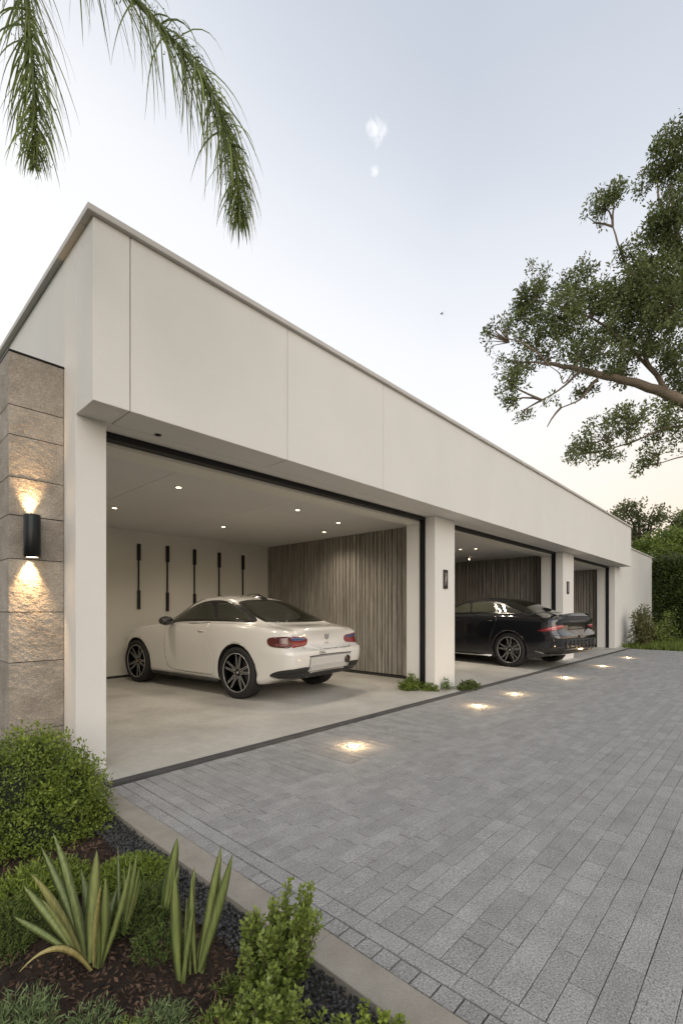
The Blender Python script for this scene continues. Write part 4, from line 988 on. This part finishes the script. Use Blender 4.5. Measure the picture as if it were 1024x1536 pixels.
# ---- leafy upright shrubs at the front of the bed
def leafy(label, px, py, z0, shoots, mat, L=.022, W=.011, per=10, grp='leafy shrubs at the kerb', name='leafy_shrub'):
    b = at(px, py, z0); o = root_obj(name, b, label, 'shrub', grp); parts = []; m = MB()
    for (dx, dy, hh, lean) in shoots:
        base = np.array([dx*.5, dy*.5, 0]); tip = np.array([dx+lean, dy+random.uniform(-.02,.02), hh])
        mid = (base+tip)/2 + np.array([random.uniform(-.015,.015), random.uniform(-.015,.015), .02])
        k = np.linspace(.28, 1, max(int(hh/.017), 4))[:, None]; C = base*(1-k)**2 + mid*2*k*(1-k) + tip*k*k
        m.tube([Vector(base*(1-q)**2+mid*2*q*(1-q)+tip*q*q) for q in np.linspace(0,1,7)], [.0035,.003,.003,.0025,.002,.0015,.001], 5, caps=False)
        for j, c in enumerate(C):
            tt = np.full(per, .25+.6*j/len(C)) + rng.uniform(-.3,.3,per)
            d = unit(rng.normal(size=(per,3))); D = d + np.array([0,0,.75]); P = np.repeat(c[None], per, 0) + d*rng.uniform(0,.012,(per,1))
            s_ = 1.0 if j < len(C)-2 else .8
            parts.append(leaves(P, D, rng.uniform(L*.7, L*1.25, per)*s_, rng.uniform(W*.8, W*1.2, per), np.clip(tt,0,1), .2))
    V, Fq, T = cat(parts); npmesh('foliage', V, Fq, mat, T, o); m.build('stem', M['twig'], o); return o
def shoots(n, rx, h0, h1, lean=.04):
    return [(random.uniform(-rx,rx), random.uniform(-rx,rx), random.uniform(h0,h1), random.uniform(-lean,lean)) for _ in range(n)]
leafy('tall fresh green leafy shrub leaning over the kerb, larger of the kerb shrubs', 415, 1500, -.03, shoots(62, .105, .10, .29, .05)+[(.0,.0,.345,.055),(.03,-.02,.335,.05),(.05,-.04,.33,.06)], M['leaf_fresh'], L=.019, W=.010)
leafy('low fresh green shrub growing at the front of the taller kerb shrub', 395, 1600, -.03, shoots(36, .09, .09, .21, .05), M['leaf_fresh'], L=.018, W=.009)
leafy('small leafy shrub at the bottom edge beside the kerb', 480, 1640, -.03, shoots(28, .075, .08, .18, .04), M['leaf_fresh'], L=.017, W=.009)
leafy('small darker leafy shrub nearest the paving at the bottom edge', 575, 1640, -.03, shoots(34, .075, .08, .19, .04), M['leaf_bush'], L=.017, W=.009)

# ---- feathery grey green tufts and low ground cover
def tuft(label, px, py, n, rad, h, mat, grp, name='feathery_plant', catg='plant', W=.0035, squash=.8, z=-.035):
    b = at(px, py, z); o = root_obj(name, b, label, catg, grp)
    P = np.zeros((n,3)); a = rng.uniform(0, 2*math.pi, n); r_ = rad*rng.random(n)**.5; P[:,0] = np.cos(a)*r_; P[:,1] = np.sin(a)*r_
    C = []; parts = []
    D = np.stack([np.cos(a)*r_/rad*.9, np.sin(a)*r_/rad*.9, rng.uniform(.7,1.3,n)],1) + rng.normal(size=(n,3))*.25; D = unit(D)
    hh = h*(1-.45*(r_/rad)**2)*rng.uniform(.55,1.1,n)
    for k in (.15,.3,.45,.6,.75,.9):
        Q = P + D*hh[:,None]*k; E = D*.9 + rng.normal(size=(n,3))*.6
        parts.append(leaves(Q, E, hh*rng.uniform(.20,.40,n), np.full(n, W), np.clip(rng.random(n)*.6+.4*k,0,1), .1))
    V, Fq, T = cat(parts); npmesh('foliage', V, Fq, mat, T, o); return o
GF = 'low feathery plants along the front of the bed'
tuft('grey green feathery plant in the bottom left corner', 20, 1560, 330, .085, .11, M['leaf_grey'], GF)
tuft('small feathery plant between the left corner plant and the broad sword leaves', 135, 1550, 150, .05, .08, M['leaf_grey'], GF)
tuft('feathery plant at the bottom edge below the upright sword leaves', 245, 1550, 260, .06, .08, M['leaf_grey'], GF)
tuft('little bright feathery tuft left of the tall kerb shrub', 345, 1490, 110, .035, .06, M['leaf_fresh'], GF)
GC = 'mounds of low ground cover in the bed'
tuft('low dark green ground cover at the left edge below the round bush', 20, 1395, 800, .14, .10, M['leaf_grass'], GC, 'ground_cover_plant')
tuft('grassy ground cover behind the broad sword leaves', 205, 1375, 650, .12, .11, M['leaf_grass'], GC, 'ground_cover_plant')
tuft('low bright mossy cushion between round bush and gravel', 195, 1320, 1300, .16, .08, M['leaf_bush'], GC, 'ground_cover_plant', W=.006)
tuft('shaded ground cover under the left side of the round bush', 60, 1340, 900, .18, .11, M['leaf_bush'], GC, 'ground_cover_plant', W=.006)
tuft('thin grassy patch on the mulch right of the broad sword leaves', 240, 1425, 300, .08, .08, M['leaf_grass'], GC, 'ground_cover_plant')
tuft('dark ground cover against the left frame edge above the feathery plant', -10, 1440, 260, .09, .07, M['leaf_grass'], GC, 'ground_cover_plant')

# ---- weeds at the first pillar
tuft('bright low cushion between the feathery plants at the bottom edge', 190, 1570, 160, .04, .07, M['leaf_fresh'], GF)
tuft('yellow green tuft at the bottom edge left of the kerb shrubs', 330, 1560, 240, .06, .08, M['leaf_fresh'], GF)
GP = 'small plants at the foot of the first pillar'
def pl(label, x, y, rx, ry, h, mat, n, z=.012, name='small_plant', L=.05, W=.016):
    o = root_obj(name, (x,y,z), label, 'plant', GP); P = np.zeros((n,3)); a = rng.uniform(0,2*math.pi,n); k = rng.random(n)**.6
    P[:,0] = np.cos(a)*k*rx; P[:,1] = np.sin(a)*k*ry; P[:,2] = rng.random(n)*h*(1-k*.75)
    V, Fq, T = clump_leaves(P, .03, 6, L, W, up=.45); npmesh('foliage', V, Fq, mat, T, o)
    m = MB(); stems(m, (0,0,0), [tuple(P[i]) for i in range(0, n, max(1, n//12))], .004, .0015); m.build('stem', M['twig'], o)
pl('bushy green weed where the timber wall meets the door frame', 5.86, 4.02, .19, .14, .25, M['leaf_bright'], 170, L=.06)
pl('low green plant against the left face of the first pillar', 5.98, 3.74, .12, .13, .12, M['leaf_bright'], 70)
pl('small upright sprig in front of the first pillar', 6.20, 3.60, .11, .07, .22, M['leaf_grey'], 45, L=.045, W=.014)
pl('flat dark cushion plant spilling over the kerb at the first pillar', 6.52, 3.40, .27, .13, .13, M['leaf_hedge'], 190, L=.05, W=.015)
m = MB()
kind_n = 90
for _ in range(kind_n):
    x, y = 5.95+random.random()*.6, 3.52+random.random()*.14; s_ = random.uniform(.006,.014); m.bbox(x-s_,x+s_,y-s_,y+s_,.010,.012+s_, s_*.4, 0, random.random())
kind(m.build('pebbles', M['kerb']), 'stuff')

# ---- shrub and grass beyond the last bay
loc = (18.1, 3.15, -.1); o = root_obj('garden_shrub', loc, 'loose airy shrub against the white end wall', 'shrub'); parts = []; m = MB()
tips = []
for _ in range(46):
    a = random.uniform(0, 6.28); r_ = random.uniform(.0,.65)*random.choice([1,.6]); hh = random.uniform(.5,1.55)*(1-.35*r_)
    tips.append((math.cos(a)*r_*1.15-.15, math.sin(a)*r_*.55, hh))
stems(m, (0,0,0), tips, .014, .004)
C = np.array([np.array(t)*k + rng.normal(size=3)*.05 for t in tips for k in (.45,.6,.72,.85,.95,1.0)])
V, Fq, T = clump_leaves(C, .10, 13, .085, .034, up=.2); npmesh('foliage', V, Fq, M['leaf_warm'], T, o); m.build('stem', M['twig'], o)
loc = (20.3, 3.1, -.1); o = root_obj('garden_shrub', loc, 'yellow green shrub between the airy shrub and the hedge', 'shrub'); m = MB()
tips = [(random.uniform(-.8,.9), random.uniform(-.5,.4), random.uniform(.3,1.2)) for _ in range(40)]; stems(m, (0,0,0), tips, .012, .004)
C = np.array([np.array(t)*k + rng.normal(size=3)*.06 for t in tips for k in (.4,.6,.8,1.0)]); V, Fq, T = clump_leaves(C, .12, 13, .09, .035, up=.3); npmesh('foliage', V, Fq, M['leaf_fresh'], T, o); m.build('stem', M['twig'], o)
# grass strip: sloping verge of blades
n = 26000; P = np.stack([rng.uniform(16.95, 24.5, n), rng.uniform(-2.5, 3.6, n), np.full(n, -.11)], 1)
D = rng.normal(size=(n,3))*.45; D[:,2] = 1
V, Fq, T = leaves(P, D, rng.uniform(.12,.36,n), rng.uniform(.012,.03,n), rng.random(n), .1); kind(npmesh('grass', V, Fq, M['leaf_bright'], T), 'stuff')

# ---- tall clipped hedge
hx0, hx1, hy0, hy1, hz = 23.2, 26.0, -6.0, 3.9, 3.35
loc = (hx0, 3.9, -.1); o = root_obj('hedge', loc, 'tall dense dark green hedge behind the grass at the right edge', 'hedge')
n = 5200; u = rng.random(n); P = np.zeros((n,3)); f = rng.random(n)
P[:,1] = rng.uniform(hy0, hy1, n); P[:,2] = rng.uniform(-.05, hz, n); P[:,0] = hx0 + np.abs(rng.normal(size=n))*.10 + .12*np.sin(P[:,1]*2.1+P[:,2]*1.7)
top = f < .25; P[top,2] = hz + rng.normal(size=top.sum())*.08; P[top,0] = rng.uniform(hx0, hx1, top.sum())
V, Fq, T = clump_leaves(P, .16, 14, .11, .05, up=.15); npmesh('foliage', rel(V, loc), Fq, M['leaf_hedge'], T, o)
m = MB(); m.box(.22, hx1-hx0, hy0-3.9, -.02, 0, hz, 0); m.build('dark_filler_box', M['hedge_core'], o)  # solid dark box added inside the hedge to block gaps between leaves

# ---- trees
def tree(label, trunk_pts, trunk_r, branches, blobs, mat, barkm, L, W, per, dens, grp=None, name='tree', crad=.3, up=.1, gaps=.0, twigs=True, droop=.0):
    loc = Vector(trunk_pts[0]); o = root_obj(name, loc, label, 'tree', grp); m = MB()
    m.tube([Vector(p)-loc for p in trunk_pts], trunk_r, 14)
    m.build('trunk', barkm, o); m = MB()
    for pts, rr in branches:
        P = [Vector(q) for q in crom([tuple(Vector(p)-loc) for p in pts], 5)]
        P = [p + Vector((random.uniform(-1,1),random.uniform(-1,1),random.uniform(-1,1)))*rr[0]*.12 for p in P]
        k = len(P); m.tube(P, [rr[0]+(rr[1]-rr[0])*i/(k-1) for i in range(k)], 9)
    parts = []; nodes = [np.array(Vector(p)) for pts, rr in branches for p in crom([tuple(Vector(p)) for p in pts], 4)]
    nodes = np.array(nodes) if nodes else np.array([trunk_pts[-1]])
    for c, r in blobs:
        n = max(int(dens*r[0]*r[2]), 3); P, d = shell_points(n, c, r, .38); P = P + rng.normal(size=P.shape)*np.array(r)*.10
        if crad < .2: P = P[[mnoise.noise(Vector(q)*1.25) > -.20 for q in P]]
        if gaps: P = P[rng.random(len(P)) > gaps]
        tb_ = rng.random(); parts.append(clump_leaves(P, crad, per, L, W, tone_c=np.clip(.15+.45*tb_+rng.random(len(P))*.5, 0, 1), up=up, droop=droop))
        if twigs:
            j = np.argmin(np.linalg.norm(nodes-np.array(c), axis=1)); bnode = Vector(nodes[j])-loc
            cc = Vector(c)-loc; mid = (bnode+cc)/2 + Vector((random.uniform(-.16,.16), random.uniform(-.16,.16), random.uniform(-.05,.16)))*(bnode-cc).length
            m.tube([bnode, bnode.lerp(mid,.6), mid.lerp(cc,.3), cc], [.034,.028,.022,.014], 6, caps=False)
            for q in P[::max(1, len(P)//9)]:
                e = Vector(q)-loc; mm = cc.lerp(e,.5)+Vector((0,0,random.uniform(-.12,.12))); m.tube([cc.lerp(bnode,.2), mm, e], [.018,.011,.005], 5, caps=False)
    m.build('branches', barkm, o)
    V, Fq, T = cat(parts); npmesh('crown', V-np.array(loc), Fq, mat, T, o); return o
# the big tree at the right: blobs measured on the photograph, spread in depth
D0 = 14.0
def bp(px, py, dd=0): return tuple(atd(px, py, D0+dd))
def blob(px, py, rpx, rpy, dd=0, rd=None):
    s_ = (D0+dd)/F; return (bp(px, py, dd), (rpx*s_, (rd or rpx)*s_, rpy*s_))
bl = [blob(800,445,24,48,.3), blob(780,470,24,30,.6), blob(748,505,24,24,-.2), blob(765,545,30,26,.2), blob(760,575,26,22,-.3), blob(800,520,34,34,.5), blob(838,500,36,38,0), blob(860,430,32,34,.8),
      blob(850,460,30,30,-.5), blob(890,470,38,44,.2), blob(900,520,40,40,-.6), blob(865,540,34,28,.6), blob(930,440,44,50,0), blob(960,490,46,46,.7), blob(985,430,44,52,-.5), blob(1010,380,44,50,.3),
      blob(1040,470,60,80,.4), blob(905,310,30,24,.3), blob(925,290,20,18,.0), blob(888,335,16,18,.6), blob(950,385,30,24,.3), blob(985,345,30,30,.0), blob(1000,235,32,30,.2), blob(985,270,26,22,.5), blob(1020,210,32,30,-.2),
      blob(1040,300,50,50,.4), blob(815,610,22,14,.2), blob(785,615,24,14,.4), blob(840,605,18,14,.0), blob(765,600,14,12,-.2), blob(820,640,9,7,.1), blob(905,655,40,24,.1), blob(950,630,44,26,-.4), blob(870,680,22,18,.3), blob(905,685,24,14,.0),
      blob(1000,640,44,30,.2), blob(1020,580,30,40,.4), blob(985,680,30,14,-.2), blob(960,700,14,10,.1), blob(1015,540,26,30,-.3), blob(930,560,30,20,.3), blob(945,525,34,24,.0), blob(880,585,20,10,.5),
      blob(960,440,50,46,1.2), blob(1000,470,44,60,-.9), blob(1010,320,36,44,-.5), blob(920,480,36,36,1.0), blob(1090,380,70,120,.6), blob(1110,560,70,90,.5), blob(1150,250,80,90,.2), blob(1200,450,90,120,.4), blob(1100,160,60,50,.2), blob(1190,640,80,50,.1)]
tb = bp(1128, 1015, 1.5); tb = (tb[0], tb[1], -.1)
trunk = [tb, bp(1125,900,1.2), bp(1120,780,.6), bp(1105,690,.2), bp(1090,650,0)]
br = [([bp(1090,650), bp(1040,612), bp(1000,592), bp(955,575), bp(900,562), bp(862,553), bp(820,545,.2)], (.20,.05)),
      ([bp(1003,594), bp(985,565), bp(968,540), bp(962,510,.2)], (.085,.035)), ([bp(900,562), bp(885,580), bp(868,600), bp(840,612)], (.04,.016)), ([bp(868,556), bp(850,575), bp(830,590), bp(812,600)], (.04,.016)),
      ([bp(862,553), bp(845,575), bp(838,560), bp(822,548)], (.022,.01)), ([bp(1050,640), bp(1000,642,.1), bp(950,662,.1), bp(905,676,.1)], (.05,.015)), ([bp(1080,690), bp(1030,684), bp(985,696)], (.035,.012)),
      ([bp(1090,650), bp(1075,560,.3), bp(1050,460,.4), bp(1020,380,.3), bp(1005,280,.2)], (.18,.04)), ([bp(1050,460,.4), bp(985,440,.3), bp(940,400,.3), bp(918,340,.3)], (.07,.02)), ([bp(985,565), bp(920,500,.2), bp(870,470,.2), bp(805,450,.3)], (.05,.015)),
      ([bp(1090,650), bp(1140,520,.3), bp(1170,380,.3), bp(1150,250,.3)], (.16,.05)), ([bp(1105,690), bp(1160,650), bp(1200,640)], (.09,.03)), ([bp(1020,380,.3), bp(990,310,.2), bp(985,270,.4)], (.05,.02)), ([bp(1180,480,.3), bp(1200,450,.3)], (.05,.03))]
tree('large spreading evergreen tree reaching over the right side, thick limb bare below', trunk, [.34,.30,.27,.24,.21], br, bl, M['leaf_tree'], M['bark'], .12, .044, 22, 165, crad=.15, name='spreading_tree', up=.05)
# background trees
def far(px, py, d, rpx, rpy):
    s_ = d/F; return (tuple(atd(px,py,d)), (rpx*s_, rpx*s_, rpy*s_))
def bgtree(label, d, px, base_py, blobs, mat, L, W, per, dens, crad, gaps=0):
    b = atd(px, base_py, d); b.z = -.1; t = [tuple(b), tuple(atd(px+2, 900, d)), tuple(atd(px, 860, d)), tuple(atd(px-1, 820, d))]
    cs = [far(x, y, d+dd, rx, ry) for x, y, rx, ry, dd in blobs]
    br = [([t[2], tuple((Vector(t[3])+Vector(c[0]))/2+Vector((0,0,.2))), c[0]], (.10,.03)) for c in cs]
    return tree(label, t, [.26,.22,.18,.14], br, cs, mat, M['barkdark'], L, W, per, dens, 'trees beyond the hedge', 'background_tree', crad, gaps=gaps)
bgtree('light feathery topped tree rising just behind the far end of the roof', 34, 965, 950, [(950,770,18,14,0),(935,765,20,9,1),(965,790,22,18,0),(985,775,14,12,-1),(920,772,14,6,0),(950,755,14,5,1),(980,762,14,5,0),(955,810,24,16,0),(975,830,20,14,0),(940,800,12,16,1)], M['leaf_pale'], .26, .10, 12, 60, .30, .12)
bgtree('dark bushy tree standing between the feathery tree and the right edge', 38, 1030, 950, [(1015,790,14,14,0),(1003,805,16,14,1),(1030,790,22,24,0),(995,775,10,6,0),(1020,772,14,6,0),(1060,800,30,30,0),(1008,820,24,18,0)], M['leaf_tree'], .26, .11, 13, 70, .30, .05)
bgtree('bright green round topped tree just above the hedge', 27, 1010, 950, [(975,815,20,11,0),(1000,808,26,13,0),(1025,810,22,16,0),(990,826,30,12,-1),(1020,830,26,14,0),(960,823,12,8,0),(1050,815,26,20,0)], M['leaf_bright'], .22, .09, 13, 120, .26)
bgtree('pale leafy treetop showing above the stone pier at the left edge', 16, -70, 950, [(-10,545,14,18,0),(-40,560,34,40,0),(-70,620,50,60,1),(-100,560,50,60,0)], M['leaf_pale'], .11, .04, 10, 60, .18)

# ---- palm: trunk out of view at the left, two fronds arch into the picture
PC = Vector((-1.1, 3.2, 4.9)); base = Vector((-1.2, 3.5, -.1))
o = root_obj('palm_tree', base, 'palm with two long drooping fronds hanging into the top left of the view', 'palm tree')
m = MB(); n = 40
m.tube([base.lerp(PC, i/n)-base + Vector((.05*math.sin(i*.1),0,0)) for i in range(n+1)], [.17-.05*i/n + (.012 if i % 2 else 0) for i in range(n+1)], 16); m.build('trunk', M['barkdark'], o)
def frond(pts, Lf, dens=150, hang=1.0, tmin=.1, tw=.6, side2=1.0):
    P = [Vector(p) for p in crom([tuple(p) for p in pts], 10)]; n = len(P)
    m = MB(); m.tube([p-base for p in P], [.017*(1-i/(n))+.0025 for i in range(n)], 7); r_ = m.build('frond', M['leaf_palm'], o)
    vs = []; fs = []; tn = []
    tot = int(dens*2)
    for i in range(tot):
        k = tmin + (1-tmin)*i/tot; f = k*(n-1); j = min(int(f), n-2); p = P[j].lerp(P[j+1], f-j); tan = (P[j+1]-P[j]).normalized()
        s_ = 1 if i % 2 else -1; sd = tan.cross(Vector((0,0,1)))
        if sd.length < .2: sd = Vector((RT[0],RT[1],0))
        sd = sd.normalized(); L_ = Lf*max(.16, math.sin(math.pi*min(k*.9+.1, 1))**.8)*random.uniform(.7,1.1)
        if s_ < 0: L_ *= side2
        sd = Matrix.Rotation(random.uniform(-1.1,1.1), 3, tan) @ sd
        d0 = (sd*s_*random.uniform(.35,.9) + tan*random.uniform(.5,1.0) + Vector((random.uniform(-.25,.25),random.uniform(-.25,.25),random.uniform(-.1,.3)))).normalized()
        q = p.copy(); d = d0; seg = 7; w0 = random.uniform(.0028,.0054); t_ = random.random(); prev = None
        wd = d.cross(Vector((random.uniform(-1,1),random.uniform(-1,1),.3))).normalized()
        for a in range(seg+1):
            ww = w0*(.7 if a == 0 else 1)*(1-(a/seg)**2.2)+.0004; b0 = len(vs); vs += [tuple(q-wd*ww-base), tuple(q+wd*ww-base)]
            if a: fs.append((b0-2,b0-1,b0+1,b0)); tn.append(t_)
            d = (d + Vector((0,0,-.34*hang)) + Vector((random.uniform(-.05,.05),random.uniform(-.05,.05),0))).normalized(); q = q + d*L_/seg
    # short curled leaflets and seed strings along the rib
    mm = npmesh('leaflets', np.array(vs), np.array(fs), M['leaf_palm'], np.array(tn), r_)
    nn = int(dens*11); kk = rng.uniform(max(tmin,.12), .97, nn)*(n-1); Pa = np.array([P[int(a)].lerp(P[min(int(a)+1,n-1)], a-int(a)) for a in kk])
    Pa = Pa + unit(rng.normal(size=(nn,3)))*(rng.random(nn)**.8)[:,None]*.085; Pa -= np.array(base)
    D = rng.normal(size=(nn,3)); D[:,2] -= .6
    V, Fq, T = leaves(Pa, D, rng.uniform(.010,.028,nn), rng.uniform(.004,.008,nn), rng.random(nn)); npmesh('seed_sprays', V, Fq, M['leaf_palm'], T, r_)
dF = 2.75
q = lambda px, py, d=dF: atd(px, py, d)
frond([PC, q(40,-260,2.7), q(110,-95), q(212,10), q(280,85), q(325,160), q(350,235), q(358,300), q(357,330)], .62, 220, .8, .22, side2=.9)
frond([PC, q(-120,-330,2.4), q(-10,-170,2.45), q(28,-60,2.45), q(45,50,2.45), q(52,140,2.45), q(53,205,2.45), q(52,250,2.45)], .46, 150, .75, .30)
for a, el in ((150,.9),(185,.5),(215,.8)):
    v = Vector((math.cos(R(a)), math.sin(R(a)), 0)); pts = [PC, PC+v*.5+Vector((0,0,.5*el)), PC+v*1.1+Vector((0,0,.55*el)), PC+v*1.7+Vector((0,0,.1*el)), PC+v*2.0+Vector((0,0,-.6))]
    frond(pts, .42, 60, 1.0, .15)
